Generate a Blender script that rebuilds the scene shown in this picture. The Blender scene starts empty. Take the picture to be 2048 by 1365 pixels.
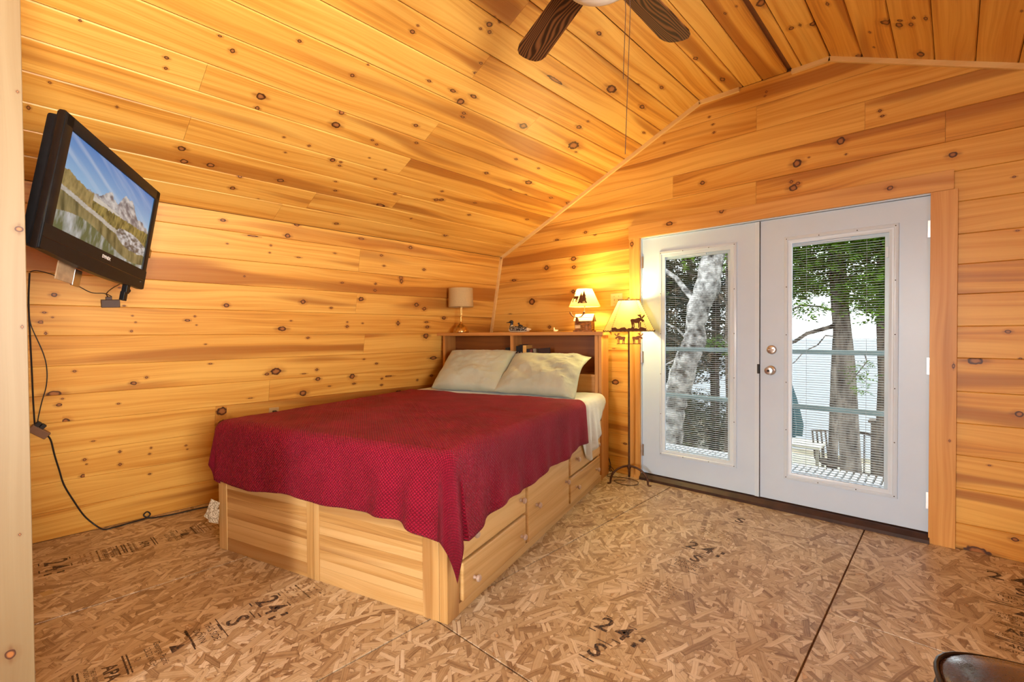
import bpy, bmesh, math, random
import numpy as np
from mathutils import Matrix, Vector

R = math.radians
random.seed(7)
rng = np.random.default_rng(11)
scene = bpy.context.scene
col = scene.collection

# ------------------------------------------------------------------ camera, light, exposure
CAM_H = 1.27
YAW, PITCH, ROLL = 0.7516287, -0.0156019, -0.0061128
fw = Vector((-math.sin(YAW)*math.cos(PITCH), math.cos(YAW)*math.cos(PITCH), math.sin(PITCH)))
r_ = Vector((math.cos(YAW), math.sin(YAW), 0)); u_ = r_.cross(fw)
rr_ = math.cos(ROLL)*r_ + math.sin(ROLL)*u_
uu_ = -math.sin(ROLL)*r_ + math.cos(ROLL)*u_
cd = bpy.data.cameras.new('camera'); cam = bpy.data.objects.new('camera', cd); col.objects.link(cam)
cd.sensor_width = 36; cd.sensor_fit = 'HORIZONTAL'; cd.lens = 947.738/2048*36
cd.clip_start = 0.05; cd.clip_end = 600
cam.matrix_world = Matrix(((rr_.x, uu_.x, -fw.x, 0), (rr_.y, uu_.y, -fw.y, 0), (rr_.z, uu_.z, -fw.z, CAM_H), (0, 0, 0, 1)))
scene.camera = cam

world = bpy.data.worlds.new('overcast_sky'); scene.world = world; world.use_nodes = True
bg = world.node_tree.nodes['Background']; bg.inputs[0].default_value = (0.90, 0.95, 1.0, 1); bg.inputs[1].default_value = 5.4

def area(name, loc, rot, sx, sy, watts, color, spread=R(180)):
    d = bpy.data.lights.new(name, 'AREA'); d.shape = 'RECTANGLE'; d.size = sx; d.size_y = sy; d.energy = watts; d.color = color
    o = bpy.data.objects.new(name, d); col.objects.link(o); o.location = loc; o.rotation_euler = rot; d.spread = spread
    return o
# stand-in back light and added side fill, both set at invented windows
area('stand_in_back_light', (-0.52, -3.30, 1.50), (R(61), 0, 0), 0.40, 1.30, 66, (1.0, 0.97, 0.93), R(98))
area('added_side_fill', (1.81, 0.10, 1.40), (0, R(112), 0), 1.06, 1.36, 112, (1.0, 0.95, 0.86), R(98))

scene.view_settings.view_transform = 'Standard'
scene.view_settings.look = 'None'
scene.view_settings.gamma = 1.0
scene.view_settings.use_curve_mapping = False
scene.view_settings.exposure = 0.13
scene.cycles.use_denoising = True
scene.cycles.max_bounces = 6
scene.cycles.diffuse_bounces = 3
scene.cycles.glossy_bounces = 2
scene.cycles.transmission_bounces = 4
scene.cycles.caustics_reflective = False
scene.cycles.caustics_refractive = False
scene.cycles.use_adaptive_sampling = True
scene.cycles.adaptive_threshold = 0.1
scene.cycles.adaptive_min_samples = 16
scene.cycles.transparent_max_bounces = 24
scene.cycles.sample_clamp_indirect = 6.0

# ------------------------------------------------------------------ geometry helpers
class MB:
    def __init__(s): s.v = []; s.f = []
    def add(s, vs, fs):
        n = len(s.v); s.v += [tuple(v) for v in vs]; s.f += [tuple(i+n for i in f) for f in fs]; return s
    def box(s, x0, x1, y0, y1, z0, z1):
        return s.add([(x0,y0,z0),(x1,y0,z0),(x1,y1,z0),(x0,y1,z0),(x0,y0,z1),(x1,y0,z1),(x1,y1,z1),(x0,y1,z1)],
                     [(0,3,2,1),(4,5,6,7),(0,1,5,4),(1,2,6,5),(2,3,7,6),(3,0,4,7)])
    def cbox(s, x0, x1, y0, y1, z0, z1, c):
        """box with all twelve edges chamfered by c"""
        bm = bmesh.new(); bmesh.ops.create_cube(bm, size=1)
        for v in bm.verts:
            v.co = ((x0+x1)/2+v.co.x*(x1-x0), (y0+y1)/2+v.co.y*(y1-y0), (z0+z1)/2+v.co.z*(z1-z0))
        bmesh.ops.bevel(bm, geom=bm.edges[:], offset=c, segments=2, profile=0.5, affect='EDGES')
        bm.verts.index_update()
        s.add([v.co[:] for v in bm.verts], [[v.index for v in f.verts] for f in bm.faces]); bm.free(); return s
    def bar(s, p0, p1, w, h, up=(0,0,1)):
        p0 = Vector(p0); p1 = Vector(p1); d = (p1-p0).normalized(); a = d.cross(Vector(up))
        if a.length < 1e-4: a = d.cross(Vector((1,0,0)))
        a.normalize(); b = a.cross(d); a *= w/2; b *= h/2
        return s.add([p0-a-b, p0+a-b, p0+a+b, p0-a+b, p1-a-b, p1+a-b, p1+a+b, p1-a+b],
                     [(0,3,2,1),(4,5,6,7),(0,1,5,4),(1,2,6,5),(2,3,7,6),(3,0,4,7)])
    def tube(s, pts, r, n=8, closed=False):
        pts = [Vector(p) for p in pts]; m = len(pts); rs = r if hasattr(r, '__len__') else [r]*m
        base = len(s.v); prev = None
        for i, p in enumerate(pts):
            if closed: t = pts[(i+1) % m]-pts[i-1]
            else: t = pts[min(i+1, m-1)]-pts[max(i-1, 0)]
            t.normalize()
            a = t.cross(Vector((0,0,1))) if prev is None else prev - t*prev.dot(t)
            if a.length < 1e-3: a = t.cross(Vector((1,0,0)))
            a.normalize(); prev = a; b = t.cross(a)
            for k in range(n):
                th = 2*math.pi*k/n; s.v.append(tuple(p+rs[i]*(math.cos(th)*a+math.sin(th)*b)))
        for i in range(m if closed else m-1):
            j = (i+1) % m
            for k in range(n):
                k2 = (k+1) % n; s.f.append((base+i*n+k, base+i*n+k2, base+j*n+k2, base+j*n+k))
        if not closed:
            s.f.append(tuple(base+k for k in range(n))[::-1]); s.f.append(tuple(base+(m-1)*n+k for k in range(n)))
        return s
    def lathe(s, prof, n=24, c=(0,0,0), sx=1.0, sy=1.0, cap=True):
        base = len(s.v)
        for (r, z) in prof:
            for k in range(n):
                th = 2*math.pi*k/n; s.v.append((c[0]+sx*r*math.cos(th), c[1]+sy*r*math.sin(th), c[2]+z))
        for i in range(len(prof)-1):
            for k in range(n):
                k2 = (k+1) % n; s.f.append((base+i*n+k, base+i*n+k2, base+(i+1)*n+k2, base+(i+1)*n+k))
        if cap:
            s.f.append(tuple(base+k for k in range(n))[::-1]); s.f.append(tuple(base+(len(prof)-1)*n+k for k in range(n)))
        return s
    def prism(s, poly, o, ax, ay, th):
        """polygon extruded by th along ax x ay, standing at o"""
        o = Vector(o); ax = Vector(ax); ay = Vector(ay); n = ax.normalized().cross(ay.normalized())*th
        a = [o+ax*x+ay*y for x, y in poly]; m = len(a)
        return s.add(a+[p+n for p in a], [tuple(range(m))[::-1], tuple(range(m, 2*m))]+[(i, (i+1) % m, m+(i+1) % m, m+i) for i in range(m)])
    def grid(s, P):
        P = np.asarray(P); h, w = P.shape[:2]; base = len(s.v); s.v += [tuple(map(float, p)) for p in P.reshape(-1, 3)]
        for i in range(h-1):
            for j in range(w-1):
                s.f.append((base+i*w+j, base+i*w+j+1, base+(i+1)*w+j+1, base+(i+1)*w+j))
        return s
    def xform(s, M): s.v = [tuple(M @ Vector(v)) for v in s.v]; return s
    def mesh(s, name):
        m = bpy.data.meshes.new(name); m.from_pydata(s.v, [], s.f); m.update(); return m
    def build(s, name, mat, parent=None, smooth=False, loc=None, rot=None, props=None, fixn=True):
        m = s.mesh(name)
        if fixn:
            bm = bmesh.new(); bm.from_mesh(m); bmesh.ops.recalc_face_normals(bm, faces=bm.faces[:]); bm.to_mesh(m); bm.free()
        if mat: m.materials.append(mat)
        if smooth:
            m.polygons.foreach_set('use_smooth', [True]*len(m.polygons))
            m.set_sharp_from_angle(angle=R(40))
        return place(name, m, parent, loc, rot, props)

def place(name, mesh, parent=None, loc=None, rot=None, props=None):
    o = bpy.data.objects.new(name, mesh); col.objects.link(o)
    if parent: o.parent = parent
    if loc is not None: o.location = loc
    if rot is not None: o.rotation_euler = rot
    if props:
        for k, v in props.items(): o[k] = v
    return o
def tag(o, label, cat, group=None, kind=None):
    if label: o['label'] = label
    if cat: o['category'] = cat
    if group: o['group'] = group
    if kind: o['kind'] = kind
    return o
def thing(name, label, cat, loc=(0,0,0), rz=0, group=None, kind=None):
    o = bpy.data.objects.new(name, None); o.empty_display_size = 0.05; col.objects.link(o)
    o.location = loc; o.rotation_euler = (0, 0, rz); return tag(o, label, cat, group, kind)
def struct(name, mb, mat, label=None, parent=None):
    o = mb.build(name, mat, parent)
    if parent is None:
        o['kind'] = 'structure'
        if label: o['label'] = label
    return o
def text_mesh(body, size, extrude=0.0002, align='CENTER', bold=0.0):
    c = bpy.data.curves.new('lettering', 'FONT'); c.body = body; c.size = size; c.align_x = align; c.align_y = 'CENTER'
    c.extrude = extrude; c.offset = bold; c.resolution_u = 3
    t = bpy.data.objects.new('lettering', c); col.objects.link(t)
    dg = bpy.context.evaluated_depsgraph_get(); m = bpy.data.meshes.new_from_object(t.evaluated_get(dg))
    bpy.data.objects.remove(t); bpy.data.curves.remove(c); return m
def smoothnoise(x, y, seed=0):
    x = np.asarray(x, float); y = np.asarray(y, float); g = np.random.default_rng(seed).random((64, 64))
    xi = np.floor(x).astype(int); yi = np.floor(y).astype(int); fx = x-xi; fy = y-yi
    fx = fx*fx*(3-2*fx); fy = fy*fy*(3-2*fy)
    G = lambda a, b: g[a % 64, b % 64]
    return (G(xi, yi)*(1-fx)+G(xi+1, yi)*fx)*(1-fy)+(G(xi, yi+1)*(1-fx)+G(xi+1, yi+1)*fx)*fy
def fbm(x, y, seed=0, o=4):
    s = 0; a = 0.5
    for i in range(o): s = s+a*smoothnoise(x*2**i, y*2**i, seed+i); a *= 0.5
    return s

# ------------------------------------------------------------------ material helpers
class NT:
    def __init__(s, name):
        s.m = bpy.data.materials.new(name); s.m.use_nodes = True; s.t = s.m.node_tree; s.n = s.t.nodes
        s.bsdf = s.n['Principled BSDF']; s.out = s.n['Material Output']
    def node(s, typ, **kw):
        n = s.n.new(typ)
        for k, v in kw.items(): setattr(n, k, v)
        return n
    def val(s, sock, v):
        if isinstance(v, bpy.types.NodeSocket): s.t.links.new(v, sock)
        elif v is not None:
            if hasattr(sock.default_value, '__len__') and not hasattr(v, '__len__'): v = (v,)*len(sock.default_value)
            sock.default_value = v
    def math(s, op, a, b=None, c=None, clamp=False):
        n = s.node('ShaderNodeMath', operation=op, use_clamp=clamp); s.val(n.inputs[0], a)
        if b is not None: s.val(n.inputs[1], b)
        if c is not None: s.val(n.inputs[2], c)
        return n.outputs[0]
    def vmath(s, op, a, b=None, out=0):
        n = s.node('ShaderNodeVectorMath', operation=op); s.val(n.inputs[0], a)
        if b is not None:
            if op == 'SCALE': s.val(n.inputs['Scale'], b)
            else: s.val(n.inputs[1], b)
        return n.outputs['Value' if out == 'v' else 0]
    def mix(s, f, a, b, blend='MIX'):
        n = s.node('ShaderNodeMix', data_type='RGBA', blend_type=blend); s.val(n.inputs[0], f); s.val(n.inputs[6], rgba(a)); s.val(n.inputs[7], rgba(b)); return n.outputs[2]
    def ramp(s, f, stops):
        n = s.node('ShaderNodeValToRGB'); e = n.color_ramp.elements
        while len(e) < len(stops): e.new(0.5)
        for el, (p, c) in zip(e, stops): el.position = p; el.color = rgba(c)
        s.val(n.inputs[0], f); return n.outputs[0]
    def map(s, f, a, b, c=0.0, d=1.0, smooth=False):
        n = s.node('ShaderNodeMapRange', interpolation_type='SMOOTHSTEP' if smooth else 'LINEAR'); s.val(n.inputs[0], f)
        for i, v in enumerate((a, b, c, d)): s.val(n.inputs[i+1], v)
        return n.outputs[0]
    def uv(s, name): return s.node('ShaderNodeUVMap', uv_map=name).outputs[0]
    def coord(s, which='Object'): return s.node('ShaderNodeTexCoord').outputs[which]
    def sep(s, v):
        n = s.node('ShaderNodeSeparateXYZ'); s.val(n.inputs[0], v); return n.outputs
    def comb(s, x=0.0, y=0.0, z=0.0):
        n = s.node('ShaderNodeCombineXYZ'); s.val(n.inputs[0], x); s.val(n.inputs[1], y); s.val(n.inputs[2], z); return n.outputs[0]
    def noise(s, v, scale=1.0, detail=3.0, rough=0.5, dim='3D', dist=0.0, col=False):
        n = s.node('ShaderNodeTexNoise', noise_dimensions=dim); s.val(n.inputs['Vector'], v); n.inputs['Scale'].default_value = scale
        n.inputs['Detail'].default_value = detail; n.inputs['Roughness'].default_value = rough; n.inputs['Distortion'].default_value = dist
        return n.outputs[1 if col else 0]
    def voro(s, v, scale=1.0, feature='F1', dim='2D'):
        n = s.node('ShaderNodeTexVoronoi', feature=feature, voronoi_dimensions=dim); s.val(n.inputs['Vector'], v); n.inputs['Scale'].default_value = scale; return n.outputs
    def prop(s, name): return s.node('ShaderNodeAttribute', attribute_type='OBJECT', attribute_name=name).outputs['Fac']
    def bump(s, h, strength=0.3, dist=0.01):
        n = s.node('ShaderNodeBump'); n.inputs['Strength'].default_value = strength; n.inputs['Distance'].default_value = dist; s.val(n.inputs['Height'], h)
        s.t.links.new(n.outputs[0], s.bsdf.inputs['Normal'])
    def set(s, **kw):
        for k, v in kw.items():
            s.val(s.bsdf.inputs[{'color': 'Base Color', 'rough': 'Roughness', 'metal': 'Metallic', 'spec': 'Specular IOR Level', 'coat': 'Coat Weight',
                                 'sheen': 'Sheen Weight', 'emit': 'Emission Color', 'es': 'Emission Strength', 'sub': 'Subsurface Weight'}[k]], rgba(v) if k in ('color', 'emit') else v)
        return s
def rgba(c):
    if isinstance(c, bpy.types.NodeSocket) or not hasattr(c, '__len__'): return c
    return tuple(c) if len(c) == 4 else tuple(c)+(1.0,)
def plain(name, c, rough=0.5, metal=0.0, vary=0.08, scale=30.0, bump=0.0, **kw):
    t = NT(name); n = t.noise(t.coord(), scale, 3)
    f = t.map(n, 0.3, 0.7); d = tuple(x*(1-vary) for x in c[:3]); l = tuple(min(1, x*(1+vary)) for x in c[:3])
    t.set(color=t.mix(f, d, l), rough=rough, metal=metal, **kw)
    if bump: t.bump(n, bump, 0.005)
    return t.m

def pine(name, light, mid, dark, knots=True, rough=0.42, heart=1.0, contrast=1.0):
    """pine board: long grain in UV 'grain' (metres), knots centred by UVs 'knot_a'/'knot_b' (unit ellipse)"""
    t = NT(name); g = t.uv('grain'); x, y, _ = t.sep(g)
    ks = []
    if knots:
        w = t.math('MULTIPLY', t.math('SUBTRACT', t.noise(g, 55.0, 0, dim='2D'), 0.5), 0.34)
        for lay in ('knot_a', 'knot_b'):
            k = t.uv(lay); kx, ky, _ = t.sep(k)
            d = t.math('ADD', t.vmath('LENGTH', k, out='v'), w); ks.append((kx, ky, d))
            fall = t.math('DIVIDE', 1.0, t.math('ADD', 1.0, t.math('MULTIPLY', d, d)))
            y = t.math('ADD', y, t.math('MULTIPLY', t.math('MULTIPLY', ky, t.math('MULTIPLY', fall, fall)), -0.03))
    wob = t.noise(t.comb(t.math('MULTIPLY', x, 0.9), t.math('MULTIPLY', y, 5.0)), 1.0, 1, dim='2D')
    yy = t.math('ADD', y, t.math('MULTIPLY', wob, 0.10))
    ring = t.noise(t.comb(t.math('MULTIPLY', x, 0.35), t.math('MULTIPLY', yy, 22.0)), 1.0, 4, 0.72, dim='2D')
    tone = t.prop('tone')
    f = t.math('ADD', t.math('MULTIPLY', t.map(ring, 0.34, 0.72), 0.66*contrast), t.math('MULTIPLY', t.math('SUBTRACT', wob, 0.5), 0.60*contrast))
    f = t.math('ADD', f, t.math('MULTIPLY', tone, 0.36), clamp=True)
    c = t.ramp(f, [(0.0, light), (0.5, mid), (1.0, dark)])
    broad = t.noise(t.comb(t.math('MULTIPLY', x, 0.40), t.math('MULTIPLY', yy, 6.0)), 1.0, 1, dim='2D')
    hm = t.math('MULTIPLY', t.map(t.math('ADD', broad, t.math('MULTIPLY', tone, 0.10)), 0.59, 0.72, smooth=True), 0.68*heart)
    c = t.mix(hm, c, tuple(v*s for v, s in zip(dark, (0.85, 0.72, 0.6))))
    for (kx, ky, d) in ks:
        halo = t.map(d, 1.0, 2.4, 0.30, 0.0, smooth=True)
        c = t.mix(halo, c, tuple(v*s for v, s in zip(dark, (0.95, 0.8, 0.7))))
        tail = t.math('MULTIPLY', t.map(t.math('ABSOLUTE', ky), 0.0, 0.55, 1.0, 0.0, smooth=True), t.map(t.math('ABSOLUTE', kx), 0.8, 2.4, 0.5, 0.0, smooth=True))
        c = t.mix(tail, c, (0.16, 0.045, 0.010))
        inner = t.mix(t.map(d, 0.30, 0.75, smooth=True), (0.40, 0.15, 0.04), (0.065, 0.018, 0.006))
        c = t.mix(t.map(d, 0.80, 1.0, 1.0, 0.0, smooth=True), c, inner)
    t.set(color=c, rough=rough, spec=0.42)
    return t.m

def osb():
    t = NT('oriented strand board'); p = t.uv('floor')
    warp = t.vmath('SCALE', t.vmath('SUBTRACT', t.noise(p, 14.0, 0, dim='2D', col=True), (0.5, 0.5, 0.5)), 0.007)
    p = t.vmath('ADD', p, warp)
    fine = t.noise(p, 30.0, 2, dim='2D')
    c = t.mix(t.map(fine, 0.35, 0.65), (0.38, 0.22, 0.10), (0.58, 0.38, 0.20))
    specs = [(8, 0.16, 0.034, 0.4), (-52, 0.2, 0.026, 0.42), (64, 0.15, 0.04, 0.46), (101, 0.22, 0.03, 0.5), (35, 0.18, 0.022, 0.55), (-22, 0.14, 0.044, 0.58), (80, 0.2, 0.034, 0.6), (143, 0.16, 0.026, 0.62), (94, 0.12, 0.02, 0.66), (52, 0.2, 0.046, 0.72), (-75, 0.17, 0.03, 0.74), (14, 0.14, 0.024, 0.78), (118, 0.19, 0.038, 0.82), (-38, 0.13, 0.02, 0.82), (72, 0.21, 0.028, 0.86)]
    for i, (deg, L, W, th_) in enumerate(specs):
        ca, sa = math.cos(R(deg)), math.sin(R(deg))
        px_ = t.vmath('DOT_PRODUCT', p, (ca/L, sa/L, 0), out='v'); py_ = t.math('ADD', t.vmath('DOT_PRODUCT', p, (-sa/W, ca/W, 0), out='v'), i*7.3)
        row = t.math('FLOOR', py_); wn0 = t.node('ShaderNodeTexWhiteNoise', noise_dimensions='1D'); t.val(wn0.inputs['W'], row)
        px2 = t.math('ADD', px_, t.math('MULTIPLY', wn0.outputs['Value'], 9.0)); colm = t.math('FLOOR', px2)
        wn = t.node('ShaderNodeTexWhiteNoise', noise_dimensions='2D'); t.val(wn.inputs['Vector'], t.comb(colm, row)); cr, cg, cb_ = t.sep(wn.outputs['Color'])
        gy_ = t.math('SUBTRACT', t.math('FRACT', py_), 0.5); fy_ = t.math('ABSOLUTE', gy_)
        sl = t.math('MULTIPLY', gy_, t.math('SUBTRACT', cb_, 0.5))
        fx_ = t.math('ABSOLUTE', t.math('ADD', t.math('SUBTRACT', t.math('FRACT', px2), 0.5), t.math('MULTIPLY', sl, 0.55)))
        # narrower and shorter strands by chance, cut on the slant
        e = t.math('MAXIMUM', t.math('ADD', fx_, t.math('MULTIPLY', cb_, 0.12)), t.math('ADD', fy_, t.math('MULTIPLY', cr, 0.10)))
        fib = t.node('ShaderNodeTexWhiteNoise', noise_dimensions='2D'); t.val(fib.inputs['Vector'], t.comb(t.math('FLOOR', t.math('MULTIPLY', py_, 13.0)), colm))
        s = t.math('ADD', t.math('ADD', t.math('MULTIPLY', cr, 0.66), t.math('MULTIPLY', fine, 0.18)), t.math('MULTIPLY', fib.outputs['Value'], 0.20), clamp=True)
        sc = t.ramp(s, [(0.12, (0.22, 0.125, 0.065)), (0.36, (0.45, 0.315, 0.175)), (0.66, (0.60, 0.47, 0.30)), (1.0, (0.80, 0.70, 0.54))])
        sc = t.mix(t.map(e, 0.435, 0.485, 0.0, 0.62), sc, (0.14, 0.06, 0.022))
        m = t.math('MULTIPLY', t.math('GREATER_THAN', cg, th_), t.math('LESS_THAN', e, 0.49))
        c = t.mix(m, c, sc)
    t.set(color=c, rough=0.40, spec=0.5)
    return t.m

M = {}
PL = ((0.86, 0.49, 0.110), (0.71, 0.325, 0.052), (0.40, 0.135, 0.019))
M['pine'] = pine('knotty pine boards', *PL)
M['trim'] = pine('clear pine trim', (0.86, 0.58, 0.24), (0.78, 0.47, 0.16), (0.62, 0.32, 0.09), knots=False, heart=0.2, contrast=0.7)
M['casing'] = pine('pine casing', (0.76, 0.40, 0.115), (0.64, 0.29, 0.062), (0.45, 0.17, 0.032), heart=0.6)
M['bedwood'] = pine('bed pine', (0.72, 0.47, 0.20), (0.60, 0.345, 0.118), (0.37, 0.175, 0.045), knots=False, rough=0.38, heart=0.8, contrast=1.0)
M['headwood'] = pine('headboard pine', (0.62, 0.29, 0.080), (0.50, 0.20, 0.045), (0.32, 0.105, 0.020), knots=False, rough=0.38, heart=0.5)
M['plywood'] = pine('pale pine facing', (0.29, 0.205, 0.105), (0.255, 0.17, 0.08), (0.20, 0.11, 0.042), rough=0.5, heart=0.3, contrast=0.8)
M['headback_shade'] = pine('shade-toned headboard back', (0.30, 0.095, 0.018), (0.24, 0.07, 0.012), (0.17, 0.045, 0.008), knots=False, rough=0.38, heart=0.3)  # shade under the top board is put into this darker colour
M['osb'] = osb()
M['backing'] = plain('dark groove backing', (0.20, 0.07, 0.02), 0.7)

# ------------------------------------------------------------------ wooden pieces
def grain_uv(m, axis=0, off=None, sc=1.0):
    """box-mapped grain: u runs along the given axis, in metres"""
    off = off or (random.uniform(0, 40), random.uniform(0, 40))
    uvl = m.uv_layers.new(name='grain'); others = [i for i in range(3) if i != axis]
    for p in m.polygons:
        n = p.normal; k = max(range(3), key=lambda i: abs(n[i]))
        va = others[0] if k == others[1] else others[1] if k == others[0] else others[0]
        if k == axis: ua, va = others
        else: ua = axis
        for li in p.loop_indices:
            co = m.vertices[m.loops[li].vertex_index].co
            uvl.data[li].uv = ((co[ua]*sc if k != axis else co[ua]*0.15)+off[0], co[va]*sc+off[1])
    for nm in ('knot_a', 'knot_b'):
        l = m.uv_layers.new(name=nm)
        l.data.foreach_set('uv', [50.0]*(2*len(l.data)))
    return m
def wood(mb, name, mat, axis, parent=None, tone=None, loc=None, rot=None, smooth=False):
    o = mb.build(name, mat, parent, smooth, loc, rot); grain_uv(o.data, axis)
    o['tone'] = random.uniform(-0.35, 0.45) if tone is None else tone
    return o
def plank(name, mat, M4, L, W, knots, parent, tone=None, T=0.018, ch=0.0042, gap=0.0004, ends=True):
    """one tongue-and-groove board: u along its length, v across, w out of the wall; knots = (u, v, ru, rv)"""
    kn = sorted(knots); la = kn[0::2]; lb = kn[1::2]
    def cuts(l): return [(l[i][0]+l[i+1][0])/2 for i in range(len(l)-1)]
    eg = 0.0006
    us = sorted(set([eg, L-eg]+[c for c in cuts(la)+cuts(lb) if eg < c < L-eg]))
    prof = [(gap, -T), (gap, -ch), (ch, 0), (W-ch, 0), (W-gap, -ch), (W-gap, -T)]
    vs = [(u, v, w) for u in us for (v, w) in prof]; n = len(prof); fs = []
    for i in range(len(us)-1):
        for k in range(n-1): fs.append((i*n+k, (i+1)*n+k, (i+1)*n+k+1, i*n+k+1))
    fs.append(tuple(range(n))); fs.append(tuple((len(us)-1)*n+k for k in range(n))[::-1])
    m = bpy.data.meshes.new(name); m.from_pydata(vs, [], fs); m.update()
    ou, ov = random.uniform(0, 60), random.uniform(0, 60)
    g = m.uv_layers.new(name='grain'); A_ = m.uv_layers.new(name='knot_a'); B_ = m.uv_layers.new(name='knot_b')
    for p in m.polygons:
        c = p.center
        ka = min(la, key=lambda k: abs(k[0]-c.x)) if la else None
        if la and len(la) > 1: ka = la[sum(1 for x in cuts(la) if x < c.x)]
        kb = None
        if lb: kb = lb[sum(1 for x in cuts(lb) if x < c.x)]
        for li in p.loop_indices:
            x, y, z = m.vertices[m.loops[li].vertex_index].co
            g.data[li].uv = (x+ou, y+ov)
            A_.data[li].uv = ((x-ka[0])/ka[2], (y-ka[1])/ka[3]) if ka else (50, 50)
            B_.data[li].uv = ((x-kb[0])/kb[2], (y-kb[1])/kb[3]) if kb else (50, 50)
    m.materials.append(mat)
    o = place(name, m, parent); o.matrix_local = M4
    o['tone'] = random.choice([-0.25, -0.1, 0.0, 0.1, 0.2, 0.35, 0.55])+random.uniform(-0.08, 0.08) if tone is None else tone
    return o

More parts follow.
